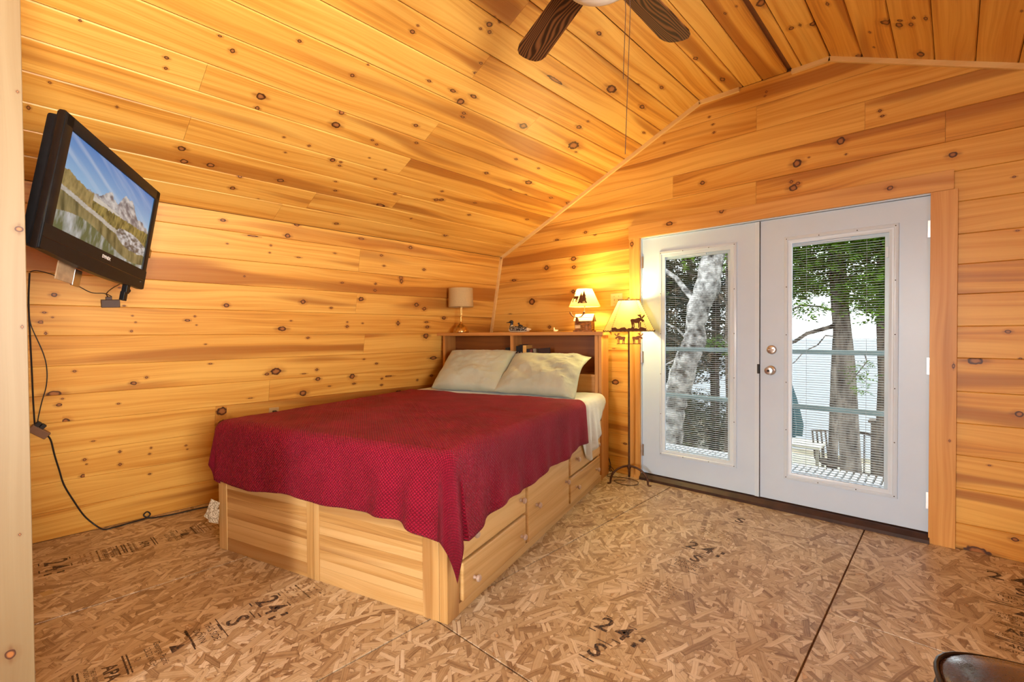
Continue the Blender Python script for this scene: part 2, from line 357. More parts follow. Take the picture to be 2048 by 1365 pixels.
# ------------------------------------------------------------------ the room
YD = 3.778; YB = -3.20
PA, PK1, PK2, PK3, PK4, PB = [Vector(p) for p in ((-4.115, 0), (-3.689, 2.118), (-1.482, 3.096), (-0.616, 3.096), (1.591, 2.118), (2.017, 0))]
KN={'L':[(0.143,1.38,0.014,0.01),(0.157,1.436,0.01,0.007),(0.162,1.314,0.006,0.01),(0.191,1.409,0.006,0.005),(0.195,0.944,0.037,0.022),(0.198,1.541,0.015,0.013),(0.216,0.874,0.015,0.011),(0.231,0.911,0.007,0.006),(0.245,0.765,0.02,0.021),(0.285,1.079,0.009,0.008),(0.325,0.39,0.014,0.014),(0.332,0.499,0.009,0.01),(0.341,0.466,0.006,0.005),(0.372,0.615,0.01,0.005),(0.492,1.602,0.007,0.005),(0.495,0.849,0.009,0.007),(0.505,0.518,0.008,0.01),(0.507,0.428,0.01,0.011),(0.515,1.489,0.009,0.006),(0.554,1.327,0.008,0.008),(0.558,1.427,0.006,0.005),(0.571,0.98,0.018,0.014),(0.574,1.385,0.006,0.005),(0.637,1.015,0.009,0.009),(0.664,0.47,0.008,0.007),(0.667,0.323,0.009,0.008),(0.671,0.513,0.006,0.008),(0.855,1.402,0.017,0.01),(0.873,0.492,0.008,0.006),(0.883,0.462,0.006,0.005),(0.898,1.431,0.007,0.007),(0.909,1.37,0.006,0.005),(0.968,1.232,0.009,0.005),(1.004,1.088,0.013,0.006),(1.042,2.107,0.018,0.012),(1.074,1.952,0.008,0.005),(1.087,1.515,0.018,0.016),(1.092,0.721,0.04,0.035),(1.113,0.62,0.047,0.04),(1.115,0.463,0.008,0.008),(1.153,0.628,0.017,0.024),(1.195,1.732,0.007,0.008),(1.236,2.028,0.04,0.007),(1.282,0.801,0.018,0.005),(1.358,1.923,0.008,0.006),(1.362,1.977,0.008,0.007),(1.391,0.984,0.018,0.012),(1.458,1.002,0.042,0.031),(1.479,2.064,0.022,0.017),(1.484,1.345,0.034,0.02),(1.541,2.156,0.022,0.012),(1.547,1.41,0.01,0.006),(1.571,1.912,0.019,0.005),(1.63,1.565,0.022,0.018),(1.681,0.968,0.021,0.005),(1.685,0.8,0.031,0.026),(1.692,1.271,0.014,0.01),(1.761,0.646,0.065,0.041),(1.787,0.996,0.013,0.013),(1.803,0.914,0.022,0.018),(1.862,1.978,0.013,0.006),(1.868,1.525,0.013,0.01),(1.876,2.173,0.013,0.005),(1.91,0.842,0.014,0.006),(1.947,1.741,0.016,0.008),(2.023,1.406,0.009,0.007),(2.024,1.367,0.014,0.013),(2.083,2.128,0.028,0.009),(2.115,0.914,0.027,0.026),(2.132,1.612,0.026,0.021),(2.139,0.845,0.017,0.01),(2.168,1.397,0.01,0.007),(2.215,1.067,0.012,0.007),(2.245,0.668,0.072,0.04),(2.259,1.755,0.012,0.011),(2.26,1.697,0.015,0.013),(2.291,2.011,0.015,0.011),(2.326,1.922,0.014,0.009),(2.347,1.02,0.016,0.01),(2.42,0.87,0.012,0.01),(2.423,0.808,0.015,0.012),(2.487,0.889,0.044,0.008),(2.515,1.83,0.019,0.028),(2.525,1.798,0.016,0.023),(2.534,1.402,0.017,0.024),(2.584,2.116,0.022,0.016),(2.615,0.699,0.046,0.041),(2.72,1.585,0.026,0.022),(2.763,1.929,0.018,0.013),(2.817,1.55,0.023,0.019),(2.829,0.824,0.012,0.011),(2.862,1.418,0.024,0.01),(2.874,1.279,0.034,0.031),(2.878,1.368,0.025,0.015),(2.998,1.045,0.045,0.021),(3.001,0.857,0.023,0.014),(3.075,1.465,0.026,0.021)],'S':[(0.092,0.558,0.007,0.017),(0.157,0.749,0.006,0.008),(0.233,1.133,0.006,0.007),(0.397,0.71,0.006,0.009),(0.533,1.097,0.011,0.01),(0.541,1.037,0.008,0.01),(0.699,1.317,0.009,0.007),(0.701,0.525,0.022,0.022),(0.731,0.424,0.023,0.021),(0.764,1.265,0.012,0.015),(0.862,0.443,0.023,0.02),(0.955,1.06,0.025,0.024),(0.962,0.977,0.012,0.016),(1.008,1.46,0.011,0.01),(1.026,0.272,0.017,0.018),(1.037,0.395,0.013,0.011),(1.157,0.825,0.008,0.008),(1.2,0.208,0.009,0.011),(1.206,0.706,0.008,0.007),(1.267,0.445,0.023,0.019),(1.311,0.814,0.009,0.011),(1.317,1.399,0.013,0.012),(1.359,1.497,0.007,0.005),(1.376,1.136,0.017,0.016),(1.386,1.038,0.028,0.027),(1.466,1.778,0.014,0.013),(1.473,1.821,0.008,0.007),(1.493,0.749,0.019,0.019),(1.549,0.751,0.01,0.01),(1.556,0.717,0.013,0.01),(1.6,0.558,0.013,0.007),(1.639,0.466,0.014,0.011),(1.644,1.013,0.011,0.009),(1.687,0.99,0.011,0.009),(1.704,0.86,0.007,0.006),(1.718,1.566,0.016,0.009),(1.78,1.976,0.009,0.007),(1.804,2.068,0.008,0.006),(1.808,2.021,0.02,0.017),(1.817,0.091,0.02,0.016),(1.836,1.241,0.019,0.014),(1.838,1.988,0.014,0.011),(1.845,0.682,0.011,0.01),(1.85,2.059,0.008,0.007),(1.863,0.795,0.01,0.009),(1.892,1.575,0.023,0.012),(1.924,1.811,0.011,0.009),(1.925,1.109,0.014,0.011),(1.936,1.743,0.013,0.01),(1.988,1.53,0.03,0.025),(2.034,0.416,0.042,0.022),(2.04,1.601,0.027,0.014),(2.069,1.464,0.016,0.012),(2.071,0.577,0.014,0.012),(2.08,1.435,0.017,0.01),(2.17,2.276,0.011,0.008),(2.194,2.349,0.019,0.013),(2.373,0.334,0.01,0.009),(2.415,0.736,0.013,0.011),(2.435,0.627,0.024,0.018),(2.45,2.325,0.021,0.013),(2.456,1.956,0.085,0.012),(2.478,0.642,0.024,0.018),(2.549,1.565,0.037,0.027),(2.628,1.055,0.021,0.016),(2.628,2.486,0.029,0.017),(2.754,1.28,0.016,0.011),(2.797,0.707,0.017,0.012),(2.845,0.199,0.024,0.019),(2.86,0.544,0.018,0.013),(2.917,2.109,0.052,0.031),(2.986,1.755,0.029,0.018),(2.989,0.966,0.019,0.012),(3.01,1.827,0.013,0.008),(3.031,1.277,0.016,0.01),(3.083,2.234,0.017,0.01),(3.085,1.106,0.043,0.025),(3.114,1.599,0.061,0.041),(3.19,0.963,0.024,0.014),(3.202,1.557,0.014,0.009),(3.292,2.316,0.025,0.013),(3.321,2.131,0.033,0.017),(3.489,1.024,0.026,0.015),(3.515,0.673,0.022,0.014),(3.619,1.977,0.022,0.011),(3.748,1.029,0.032,0.019)],'F':[(2.825,0.577,0.01,0.006),(2.843,0.509,0.013,0.008),(2.892,0.685,0.033,0.027),(3.169,0.209,0.024,0.016),(3.256,0.752,0.02,0.016),(3.258,0.798,0.017,0.008),(3.298,0.86,0.026,0.024),(3.564,0.245,0.032,0.018)],'R':[(3.081,0.108,0.019,0.011),(3.191,0.907,0.009,0.005),(3.248,0.492,0.016,0.009),(3.254,0.543,0.021,0.01),(3.274,0.429,0.014,0.014),(3.295,0.363,0.029,0.028),(3.319,0.476,0.02,0.013),(3.324,0.421,0.029,0.019),(3.412,0.272,0.012,0.008),(3.608,0.271,0.01,0.008),(3.687,0.502,0.034,0.022),(3.742,0.174,0.023,0.023)],'D':[(-3.559,1.485,0.023,0.006),(-3.496,1.848,0.037,0.014),(-3.241,1.603,0.043,0.037),(-3.044,1.939,0.029,0.027),(-3.009,1.335,0.019,0.017),(-2.91,2.204,0.025,0.011),(-2.712,1.675,0.024,0.019),(-2.708,1.993,0.033,0.023),(-2.704,1.912,0.024,0.019),(-2.568,2.228,0.02,0.014),(-2.462,2.19,0.016,0.009),(-2.265,1.129,0.016,0.005),(-2.25,0.824,0.041,0.027),(-2.153,0.277,0.02,0.01),(-1.779,2.853,0.01,0.009),(-1.463,2.451,0.02,0.018),(-1.41,2.952,0.01,0.008),(-1.382,2.885,0.011,0.008),(-1.374,2.821,0.011,0.01),(-1.013,2.978,0.008,0.006),(-1.004,3.005,0.007,0.009),(-0.844,2.322,0.012,0.013),(-0.832,2.277,0.028,0.025),(-0.809,2.442,0.03,0.029),(-0.803,2.302,0.015,0.013),(-0.738,2.465,0.007,0.006),(-0.556,2.526,0.026,0.026),(-0.528,2.432,0.007,0.007),(-0.353,2.657,0.01,0.01),(-0.34,2.622,0.012,0.009),(-0.014,2.294,0.021,0.018),(0.087,1.099,0.037,0.023),(0.1,0.006,0.061,0.03),(0.147,0.51,0.008,0.005),(0.214,1.264,0.013,0.011),(0.231,2.11,0.009,0.006),(0.246,1.815,0.009,0.005),(0.249,0.119,0.017,0.012),(0.259,0.812,0.021,0.017),(0.262,1.116,0.007,0.006)],'C':[(-2.066,2.045,0.019,0.022),(-1.722,2.168,0.032,0.019),(-1.307,2.196,0.02,0.019),(-0.299,2.156,0.017,0.016),(-0.019,0.629,0.006,0.007),(-0.005,1.066,0.008,0.015)]}
JN={'L':[(1.049,0.661),(1.416,0.836),(2.202,1.202),(2.092,1.582),(2.084,1.957)],'S':[(1.365,0.129),(1.53,0.309),(2.137,0.497),(1.976,0.866),(0.689,1.066),(0.695,0.698),(1.966,1.233),(2.598,1.545),(1.941,1.853),(1.914,2.147)],'D':[(-1.07,2.834),(-0.429,2.646),(-0.048,2.477),(-1.705,2.484),(-1.072,2.314)]}
def frame(P, Q, y0, s0):
    e = (Q-P).normalized(); n = Vector((e.y, -e.x))
    o = P+e*s0
    return Matrix(((0, e.x, n.x, o.x), (1, 0, 0, y0), (0, e.y, n.y, o.y), (0, 0, 0, 1)))
def backing_strip(mb, P, Q, d=0.020, t=0.03):
    e = (Q-P).normalized(); n = Vector((e.y, -e.x)); a = P-n*d; b = Q-n*d; c = Q-n*(d+t); f = P-n*(d+t)
    a -= e*.02; f -= e*.06; b += e*.02; c += e*.06
    return mb.prism([(a.x, a.y), (b.x, b.y), (c.x, c.y), (f.x, f.y)], (0, YB, 0), (1, 0, 0), (0, 0, 1), -(YD-YB+.03))
wall_left = struct('wall_left', backing_strip(MB(), PA, PK1), M['backing'], 'sloping left wall of knotty pine boards')
QW = (.185, 1.295, -0.60, 0.80)                                     # opening added for the side fill: along the slope, along y
def backing_box(mb, P, Q, s0, s1, y0, y1, d=0.020, t=0.03):
    e = (Q-P).normalized(); n = Vector((e.y, -e.x)); a = P+e*s0-n*d; b = P+e*s1-n*d; c = P+e*s1-n*(d+t); f = P+e*s0-n*(d+t)
    return mb.prism([(a.x, a.y), (b.x, b.y), (c.x, c.y), (f.x, f.y)], (0, y0, 0), (1, 0, 0), (0, 0, 1), -(y1-y0))
qb = MB(); backing_box(qb, PK4, PB, -.06, QW[0], YB, YD+.03); backing_box(qb, PK4, PB, QW[1], 2.22, YB, YD+.03); backing_box(qb, PK4, PB, QW[0], QW[1], YB, QW[2]); backing_box(qb, PK4, PB, QW[0], QW[1], QW[3], YD+.03)
wall_right = struct('wall_right', qb, M['backing'], 'sloping right wall of knotty pine boards')
cb = MB(); backing_strip(cb, PK1, PK2); backing_strip(cb, PK2, PK3); backing_strip(cb, PK3, PK4)
ceiling = struct('ceiling', cb, M['backing'], 'gambrel ceiling of knotty pine boards')
ROWS = {'L': [0, .188, .378, .563, .762, .935, 1.114, 1.300, 1.480, 1.665, 1.845, 2.040, 2.1607],
        'S': [0, .204, .398, .587, .775, .960, 1.143, 1.332, 1.505, 1.695, 1.878, 2.063, 2.232, 2.414],
        'F': [0, .179, .318, .451, .612, .640, .702, .866],
        'R': [0, .190, .379, .566, .754, .937, 1.122, 1.307, 1.492, 1.677, 1.862, 2.047, 2.232, 2.414],
        'Q': [0, .185, .370, .555, .740, .925, 1.110, 1.295, 1.480, 1.665, 1.850, 2.035, 2.1607]}
def lay(key, P, Q, parent):
    rows = ROWS[key]
    for i in range(len(rows)-1):
        s0, s1 = rows[i], rows[i+1]
        if key == 'F' and i == 4: continue                         # an open gap between two boards
        js = sorted([YB]+[y for (y, s) in JN.get(key, []) if s0 <= s < s1]+[random.uniform(-1.6, -0.5), YD])
        if key == 'Q' and QW[0]-.01 <= s0 < QW[1]-.01: js = [YB, QW[2], None, QW[3], YD]
        for a, b in zip(js[:-1], js[1:]):
            if a is None or b is None: continue
            kn = [(y-a, s-s0, ry, rs) for (y, s, ry, rs) in KN.get(key, []) if s0 <= s < s1 and a <= y < b]
            tone = None
            if key == 'F' and i in (1, 2): tone = -0.3
            plank('plank', M['pine'], frame(P, Q, a, s0), b-a, s1-s0, kn, parent, tone, ch=0.0060 if key in 'SFR' else 0.0036, gap=0.0018 if key in 'SFR' else 0.0005)
lay('L', PA, PK1, wall_left); lay('S', PK1, PK2, ceiling); lay('F', PK2, PK3, ceiling); lay('R', PK3, PK4, ceiling); lay('Q', PK4, PB, wall_right)

# far wall with the doors: boards run along x
def xleft(z):
    if z < PK1.y: return PA.x+(PK1.x-PA.x)*z/PK1.y
    return PK1.x+(PK2.x-PK1.x)*min(1, (z-PK1.y)/(PK2.y-PK1.y))
def xright(z): return PK2.x+PK3.x-xleft(z)
def xleft_z(x): return PK1.y+(x-PK1.x)*(PK2.y-PK1.y)/(PK2.x-PK1.x)+.06
def xright_z(x): return xleft_z(PK2.x+PK3.x-x)
OX0, OX1, OZ1 = -2.000, -0.098, 2.092
fb = MB(); yb0, yb1 = YD+0.020, YD+0.06
fb.prism([(PA.x-.1, 0), (PK1.x-.1, PK1.y+.03), (OX0, xleft_z(OX0)), (OX0, 0)], (0, yb0, 0), (1, 0, 0), (0, 0, 1), -0.04)
fb.prism([(OX1, 0), (OX1, xright_z(OX1)), (PK4.x+.1, PK4.y+.03), (PB.x+.1, 0)], (0, yb0, 0), (1, 0, 0), (0, 0, 1), -0.04)
fb.prism([(OX0, OZ1), (OX0, xleft_z(OX0)), (PK2.x-.02, PK2.y+.06), (PK3.x+.02, PK3.y+.06), (OX1, xright_z(OX1)), (OX1, OZ1)], (0, yb0, 0), (1, 0, 0), (0, 0, 1), -0.04)
wall_far = struct('wall_far', fb, M['backing'], 'gable end wall of knotty pine boards around the white doors')
DROWS = [0, .150, .356, .548, .735, .918, 1.113, 1.297, 1.482, 1.656, 1.830, 2.018, 2.196, 2.376, 2.560, 2.744, 2.925, 3.096]
for i in range(len(DROWS)-1):
    z0, z1 = DROWS[i], DROWS[i+1]
    xl = xleft(z0) if z0 > PK1.y else min(xleft(z0), xleft(z1)); xr = xright(z0) if z0 > PK1.y else max(xright(z0), xright(z1))
    spans = [(xl, OX0), (OX1, xr)] if z0 < OZ1 else [(xl, xr)]
    for (a0, b0) in spans:
        js = sorted([a0, b0]+[x for (x, z) in JN['D'] if z0 <= z < z1 and a0 < x < b0])
        for a, b in zip(js[:-1], js[1:]):
            kn = [(x-a, z-z0, rx, rz) for (x, z, rx, rz) in KN['D'] if z0 <= z < z1 and a <= x < b]
            plank('plank', M['pine'], Matrix(((1, 0, 0, a), (0, 0, -1, YD), (0, 1, 0, z0), (0, 0, 0, 1))), b-a, z1-z0, kn, wall_far, ch=0.0036)

# near wall behind the camera, with a narrow window added for the back light
nb = MB(); ny = YB-0.06
wx0, wx1, wz0, wz1 = -0.74, -0.30, 0.75, 2.15
nb.prism([(PA.x, 0), (PK1.x, PK1.y), (PK2.x, PK2.y), (wx0, PK2.y), (wx0, 0)], (0, YB, 0), (1, 0, 0), (0, 0, 1), 0.06)
nb.prism([(wx1, 0), (wx1, PK3.y-0.15), (PK4.x, PK4.y), (PB.x, 0)], (0, YB, 0), (1, 0, 0), (0, 0, 1), 0.06)
nb.box(wx0, wx1, ny, YB, 0, wz0); nb.box(wx0, wx1, ny, YB, wz1, 2.96)
wall_near = wood(nb, 'wall_near', M['trim'], 0, tone=0.2); wall_near['kind'] = 'structure'; wall_near['label'] = 'pine gable wall behind the camera'
wf = MB()  # frame of the invented window, kept narrow for a crisp shadow edge
for (a, b, c, d) in ((wx0-.08, wx0, wz0-.08, wz1+.08), (wx1, wx1+.08, wz0-.08, wz1+.08), (wx0, wx1, wz1, wz1+.08), (wx0, wx1, wz0-.08, wz0)):
    wf.box(a, b, YB-0.02, YB+0.02, c, d)
added_window_1 = wood(wf, 'added_window_1', M['casing'], 2, tone=0); added_window_1['kind'] = 'structure'; added_window_1['label'] = 'narrow window added for the back light in the wall behind the camera'

wq = MB(); eq = (PB-PK4).normalized(); nq = Vector((eq.y, -eq.x))  # frame of the invented window that lets the side fill in
for (s0, s1, y0, y1) in ((QW[0]-.09, QW[0], QW[2]-.09, QW[3]+.09), (QW[1], QW[1]+.09, QW[2]-.09, QW[3]+.09), (QW[0], QW[1], QW[2]-.09, QW[2]), (QW[0], QW[1], QW[3], QW[3]+.09), ((QW[0]+QW[1])/2-.015, (QW[0]+QW[1])/2+.015, QW[2], QW[3])):
    a = PK4+eq*s0+nq*.018; b = PK4+eq*s1+nq*.018; c = PK4+eq*s1-nq*.02; d = PK4+eq*s0-nq*.02
    wq.prism([(a.x, a.y), (b.x, b.y), (c.x, c.y), (d.x, d.y)], (0, y0, 0), (1, 0, 0), (0, 0, 1), -(y1-y0))
added_window_2 = wood(wq, 'added_window_2', M['casing'], 1, tone=0); added_window_2['kind'] = 'structure'; added_window_2['label'] = 'wide window added for fill light in the right wall outside the view'

# partition whose pale end board stands at the left edge of the view
px = -2.10
pb = MB().box(-3.98, px-0.019, -0.30, 0.045, 0, 2.10)
wall_partition = wood(pb, 'wall_partition', M['trim'], 0, tone=0.1); wall_partition['kind'] = 'structure'; wall_partition['label'] = 'partition wall at the left edge'
pb2 = MB().box(-3.6, px-0.019, -0.30, 0.045, 2.10, 2.80); wood(pb2, 'upper_panel', M['trim'], 0, wall_partition, 0.1)
kn = [(1.60-.0, .335, .010, .010), (.66, .322, .004, .004), (1.30, .337, .005, .004), (2.02, .338, .004, .004), (.30, .297, .016, .014), (2.35, .31, .006, .005)]
plank('end_board', M['plywood'], Matrix(((0, 0, 1, px), (0, 1, 0, -0.30), (1, 0, 0, 0.0), (0, 0, 0, 1))), 2.82, 0.349, kn, wall_partition, tone=-0.1, T=0.019, ch=0.002)

# ------------------------------------------------------------------ floor: strand-board sheets
fl = struct('floor', MB().box(PA.x-.05, PB.x+.05, YB-.05, YD+.10, -0.05, -0.0125), M['backing'], 'bare strand board subfloor')
fx = [PA.x-.02, -2.955, -1.700, -0.415, 0.85, PB.x+.02]
fy = [[-1.10], [-2.35, 0.08-.0], [-1.15, 1.287], [-2.4, 0.06, 2.515], [-1.2, 1.29]]
fy[1] = [-1.60]
panels = []
for i in range(5):
    ys = [YB-.02]+fy[i]+[YD+.03]
    for a, b in zip(ys[:-1], ys[1:]):
        g = 0.0036
        mb = MB().cbox(fx[i]+g, fx[i+1]-g, a+g, b-g, -0.0124, 0.0, 0.0020)
        o = mb.build('floor_panel', M['osb'], fl); l = o.data.uv_layers.new(name='floor'); ou, ov = random.uniform(0, 20), random.uniform(0, 20)
        for p in o.data.polygons:
            for li in p.loop_indices:
                co = o.data.vertices[o.data.loops[li].vertex_index].co; l.data[li].uv = (co.x+ou, co.y+ov)
        panels.append((fx[i], fx[i+1], a, b, o))
def panel_at(x, y):
    for (a, b, c, d, o) in panels:
        if a <= x <= b and c <= y <= d: return o
    return fl
tk = NT('faded black stamp ink'); mk = tk.noise(tk.coord(), 90, 3)
tk.set(color=tk.mix(tk.map(mk, 0.45, 0.62), (0.025, 0.02, 0.025), (0.20, 0.11, 0.05)), rough=0.7); M['ink'] = tk.m
tk = NT('worn grey stamp ink'); mk = tk.noise(tk.coord(), 70, 3)
tk.set(color=tk.mix(tk.map(mk, 0.40, 0.55), (0.13, 0.085, 0.055), (0.42, 0.27, 0.14)), rough=0.7); M['inkfaint'] = tk.m
def ink(body, x, y, size, sy=1.0, bold=0.0, nm='stamp_lettering'):
    m = text_mesh(body, size, 0.0, bold=bold); m.materials.append(M['ink'])
    o = place(nm, m, panel_at(x, y), (x, y, 0.0004)); o.scale = (1, sy, 1); return o
def inkbars(rects, x, y, mat='ink'):
    mb = MB()
    for (a, b, c, d) in rects: mb.add([(a, c, 0), (b, c, 0), (b, d, 0), (a, d, 0)], [(0, 1, 2, 3)])
    m = mb.mesh('stamp_bars'); m.materials.append(M[mat]); return place('stamp_bars', m, panel_at(x, y), (x, y, 0.0004))
def stamp24(x, y):
    ink('2', x-.045, y, .135, bold=.002); ink('4', x+.045, y, .135, bold=.002)
    inkbars([(-.075, -.045, .060, .066), (-.085, -.05, -.066, -.060), (.035, .075, .060, .066), (.03, .07, -.068, -.062), (.105, .125, -.05, -.02), (.115, .135, 0, .03)], x, y)
def stampS(x, y):
    ink('S', x, y, .125, bold=.002); inkbars([(-.035, .035, .062, .067), (-.04, .03, -.068, -.062)], x, y)
def stamp_grid(x, y):
    rs = [(-.09, .09, .072, .075), (-.09, .09, -.075, -.072), (-.09, .09, -.002, .001)]
    for i in range(6):
        for j in range(5):
            if i == 2: continue
            rs.append((-.085+i*.03, -.062+i*.03, -.06+j*.027, -.051+j*.027))
    inkbars(rs, x, y, 'inkfaint')
def stamp_lower(x, y, s=1.0):
    ink('THIS SIDE', x, y+.02*s, .038*s); ink('DOWN', x, y-.025*s, .036*s); inkbars([(-.09, .09, .055*s, .059*s), (-.085, -.03, -.062*s, -.057*s), (.03, .085, -.062*s, -.057*s)], x, y)
def stamp_apa(x, y):
    inkbars([(-.10, .06, .055, .062)], x, y+.10)
    mb = MB().add([(-.03, -.02, 0), (.03, -.02, 0), (0, .03, 0)], [(0, 1, 2)]); m = mb.mesh('stamp_mark'); m.materials.append(M['ink']); place('stamp_mark', m, panel_at(x, y), (x+.01, y+.105, .0004))
    ink('Georgia-Pacific', x, y+.055, .032); ink('23/32 INCH', x, y+.02, .030); ink('OJ', x-.02, y-.015, .026)
    inkbars([(-.09, .06, -.045, -.040), (-.09, .06, -.058, -.052)], x, y)
    ink('APA', x, y-.10, .062, bold=.0015); ink('THE ENGINEERED', x, y-.145, .020); ink('WOOD ASSOCIATION', x, y-.165, .020)
    inkbars([(-.09, .06, -.190, -.184), (-.09, .06, -.203, -.197)], x, y)
    ink('40/20', x, y-.235, .05); ink('EXPOSURE 1', x, y-.28, .03)
stamp_grid(-2.352, .987); stamp24(-2.345, .833); stampS(-2.325, .683); stamp_lower(-2.321, .566); stamp_apa(-2.315, .352)
stamp24(-1.060, 1.762); stampS(-1.040, 1.596); stamp24(-1.090, 2.777); stampS(-1.054, 2.629); stamp_lower(-1.06, 2.52); stamp_grid(-1.057, 2.20); stamp_grid(-1.08, 3.05); stampS(-1.05, 3.36)
stamp24(.205, 3.483); stampS(.249, 3.340); stamp_lower(.23, 3.22); stamp_apa(.22, 2.98)
stamp24(-3.640, .171); stamp_grid(-3.61, .35); stamp_grid(-3.61, .44); stamp_apa(-3.60, .66); stamp_lower(-3.62, .80); stamp_grid(-3.62, .90); ink('EXPOSURE 1', -3.62, 1.02, .05)
st_ = MB().box(-.030, .030, -.022, .022, 0, .0008).build('paper_sticker', plain('yellowed sticker', (.55, .40, .20), .6), panel_at(-3.27, .124), loc=(-3.27, .124, .0002), rot=(0, 0, R(10)))

# ------------------------------------------------------------------ trims along the gable wall
def corner_trim(n, P, Q, s0, s1, label, w=0.030, t=0.020):
    e = (Q-P).normalized(); nn = Vector((e.y, -e.x)); a = P+e*s0; b = P+e*s1
    poly = [(a.x, a.y), (b.x, b.y), (b.x+nn.x*w, b.y+nn.y*w), (a.x+nn.x*w, a.y+nn.y*w)]
    o = MB().prism(poly, (0, YD-0.0005, 0), (1, 0, 0), (0, 0, 1), t)
    o = o.build('trim_%d' % n, M['trim']); grain_uv(o.data, 0); o['tone'] = -0.1; o['kind'] = 'structure'; o['label'] = label; return o
corner_trim(1, PA, PK1, 0.0, 2.160, 'pine trim strip up the left wall corner')
corner_trim(2, PK1, PK2, 0.006, 2.412, 'long pine trim strip along the left ceiling slope')
corner_trim(3, PK2, PK3, 0.0, 0.295, 'short pine trim strip left of the ceiling gap')
corner_trim(4, PK2, PK3, 0.640, 0.866, 'short pine trim strip right of the ceiling gap')
corner_trim(5, PK3, PK4, 0.0, 2.40, 'pine trim strip along the right ceiling slope')
corner_trim(6, PK4, PB, 0.0, 2.16, 'pine trim strip down the right wall corner')

# ------------------------------------------------------------------ door casing and threshold
CK = KN['C']
casing = bpy.data.objects.new('trim_9', None); col.objects.link(casing); casing['kind'] = 'structure'; casing['label'] = 'knotty pine casing around the white doors'
def cas(x0, x1, z0, z1, vertical):
    if vertical:
        kn = [(z-z0, x-x0, rz, rx) for (x, z, rx, rz) in CK if x0 <= x <= x1 and z0 <= z <= z1]
        M4 = Matrix(((0, 1, 0, x0), (0, 0, -1, YD-0.027), (1, 0, 0, z0), (0, 0, 0, 1))); M4 = Matrix(((0, -1, 0, x1), (0, 0, -1, YD-0.027), (1, 0, 0, z0), (0, 0, 0, 1)))
        kn = [(u, (x1-x0)-v, a, b) for (u, v, a, b) in kn]
        return plank('casing_board', M['casing'], M4, z1-z0, x1-x0, kn, casing, -0.1, T=0.027, ch=0.0015)
    kn = [(x-x0, z-z0, rx, rz) for (x, z, rx, rz) in CK if x0 <= x <= x1 and z0 <= z <= z1]
    return plank('casing_board', M['casing'], Matrix(((1, 0, 0, x0), (0, 0, -1, YD-0.029), (0, 1, 0, z0), (0, 0, 0, 1))), x1-x0, z1-z0, kn, casing, -0.1, T=0.029, ch=0.0015)
cas(-2.094, -1.992, 0.0, 2.090, True); cas(-0.110, 0.010, 0.0, 2.090, True); cas(-2.098, -0.008, 2.090, 2.204, False)

M['door'] = plain('cool white door paint', (0.62, 0.78, 0.97), 0.35, vary=0.015, scale=6, bump=0.0)
M['liteframe'] = plain('white moulded lite frame', (0.67, 0.82, 0.98), 0.3, vary=0.01)
M['slat'] = plain('pale blind slat', (0.34, 0.34, 0.33), 0.5, vary=0.02)
M['nickel'] = plain('satin nickel', (0.62, 0.61, 0.60), 0.28, 1.0, vary=0.05)
M['darkgap'] = plain('black rubber seal', (0.02, 0.02, 0.022), 0.6)
tg = NT('window glass'); tg.n.remove(tg.bsdf)
tr = tg.node('ShaderNodeBsdfTransparent'); tr.inputs[0].default_value = (0.97, 0.985, 0.98, 1); gl = tg.node('ShaderNodeBsdfGlossy'); gl.inputs['Roughness'].default_value = 0.02
lw = tg.node('ShaderNodeLayerWeight'); lw.inputs[0].default_value = 0.25; ms = tg.node('ShaderNodeMixShader')
tg.t.links.new(tg.math('MULTIPLY', lw.outputs['Fresnel'], 0.35), ms.inputs[0]); tg.t.links.new(tr.outputs[0], ms.inputs[1]); tg.t.links.new(gl.outputs[0], ms.inputs[2]); tg.t.links.new(ms.outputs[0], tg.out.inputs[0]); M['glass'] = tg.m
M['threshold'] = plain('dark brown sill', (0.045, 0.018, 0.010), 0.45, vary=0.3, scale=14)

fr = MB()   # white door frame (jambs and head)
fr.box(-1.998, -1.988, YD-0.004, YD+0.10, 0.0, 2.092); fr.box(-0.106, -0.099, YD-0.004, YD+0.10, 0.0, 2.092); fr.box(-1.998, -0.099, YD-0.004, YD+0.10, 2.082, 2.092)
fr.box(-1.988, -1.975, YD+0.056, YD+0.10, 0.05, 2.082); fr.box(-0.118, -0.106, YD+0.056, YD+0.10, 0.05, 2.082); fr.box(-1.988, -0.106, YD+0.056, YD+0.10, 2.07, 2.082)
trim7 = fr.build('trim_7', M['liteframe']); tag(trim7, 'white jamb lining around the doors', None, kind='structure')
th = MB(); th.prism([(YD-.045, 0), (YD+.12, 0), (YD+.12, .052), (YD+.02, .052), (YD-.01, .046), (YD-.045, .022)], (-1.992, 0, 0), (0, 1, 0), (0, 0, 1), 1.888)
trim8 = th.build('trim_8', M['threshold']); tag(trim8, 'dark brown threshold under the white doors', None, kind='structure')

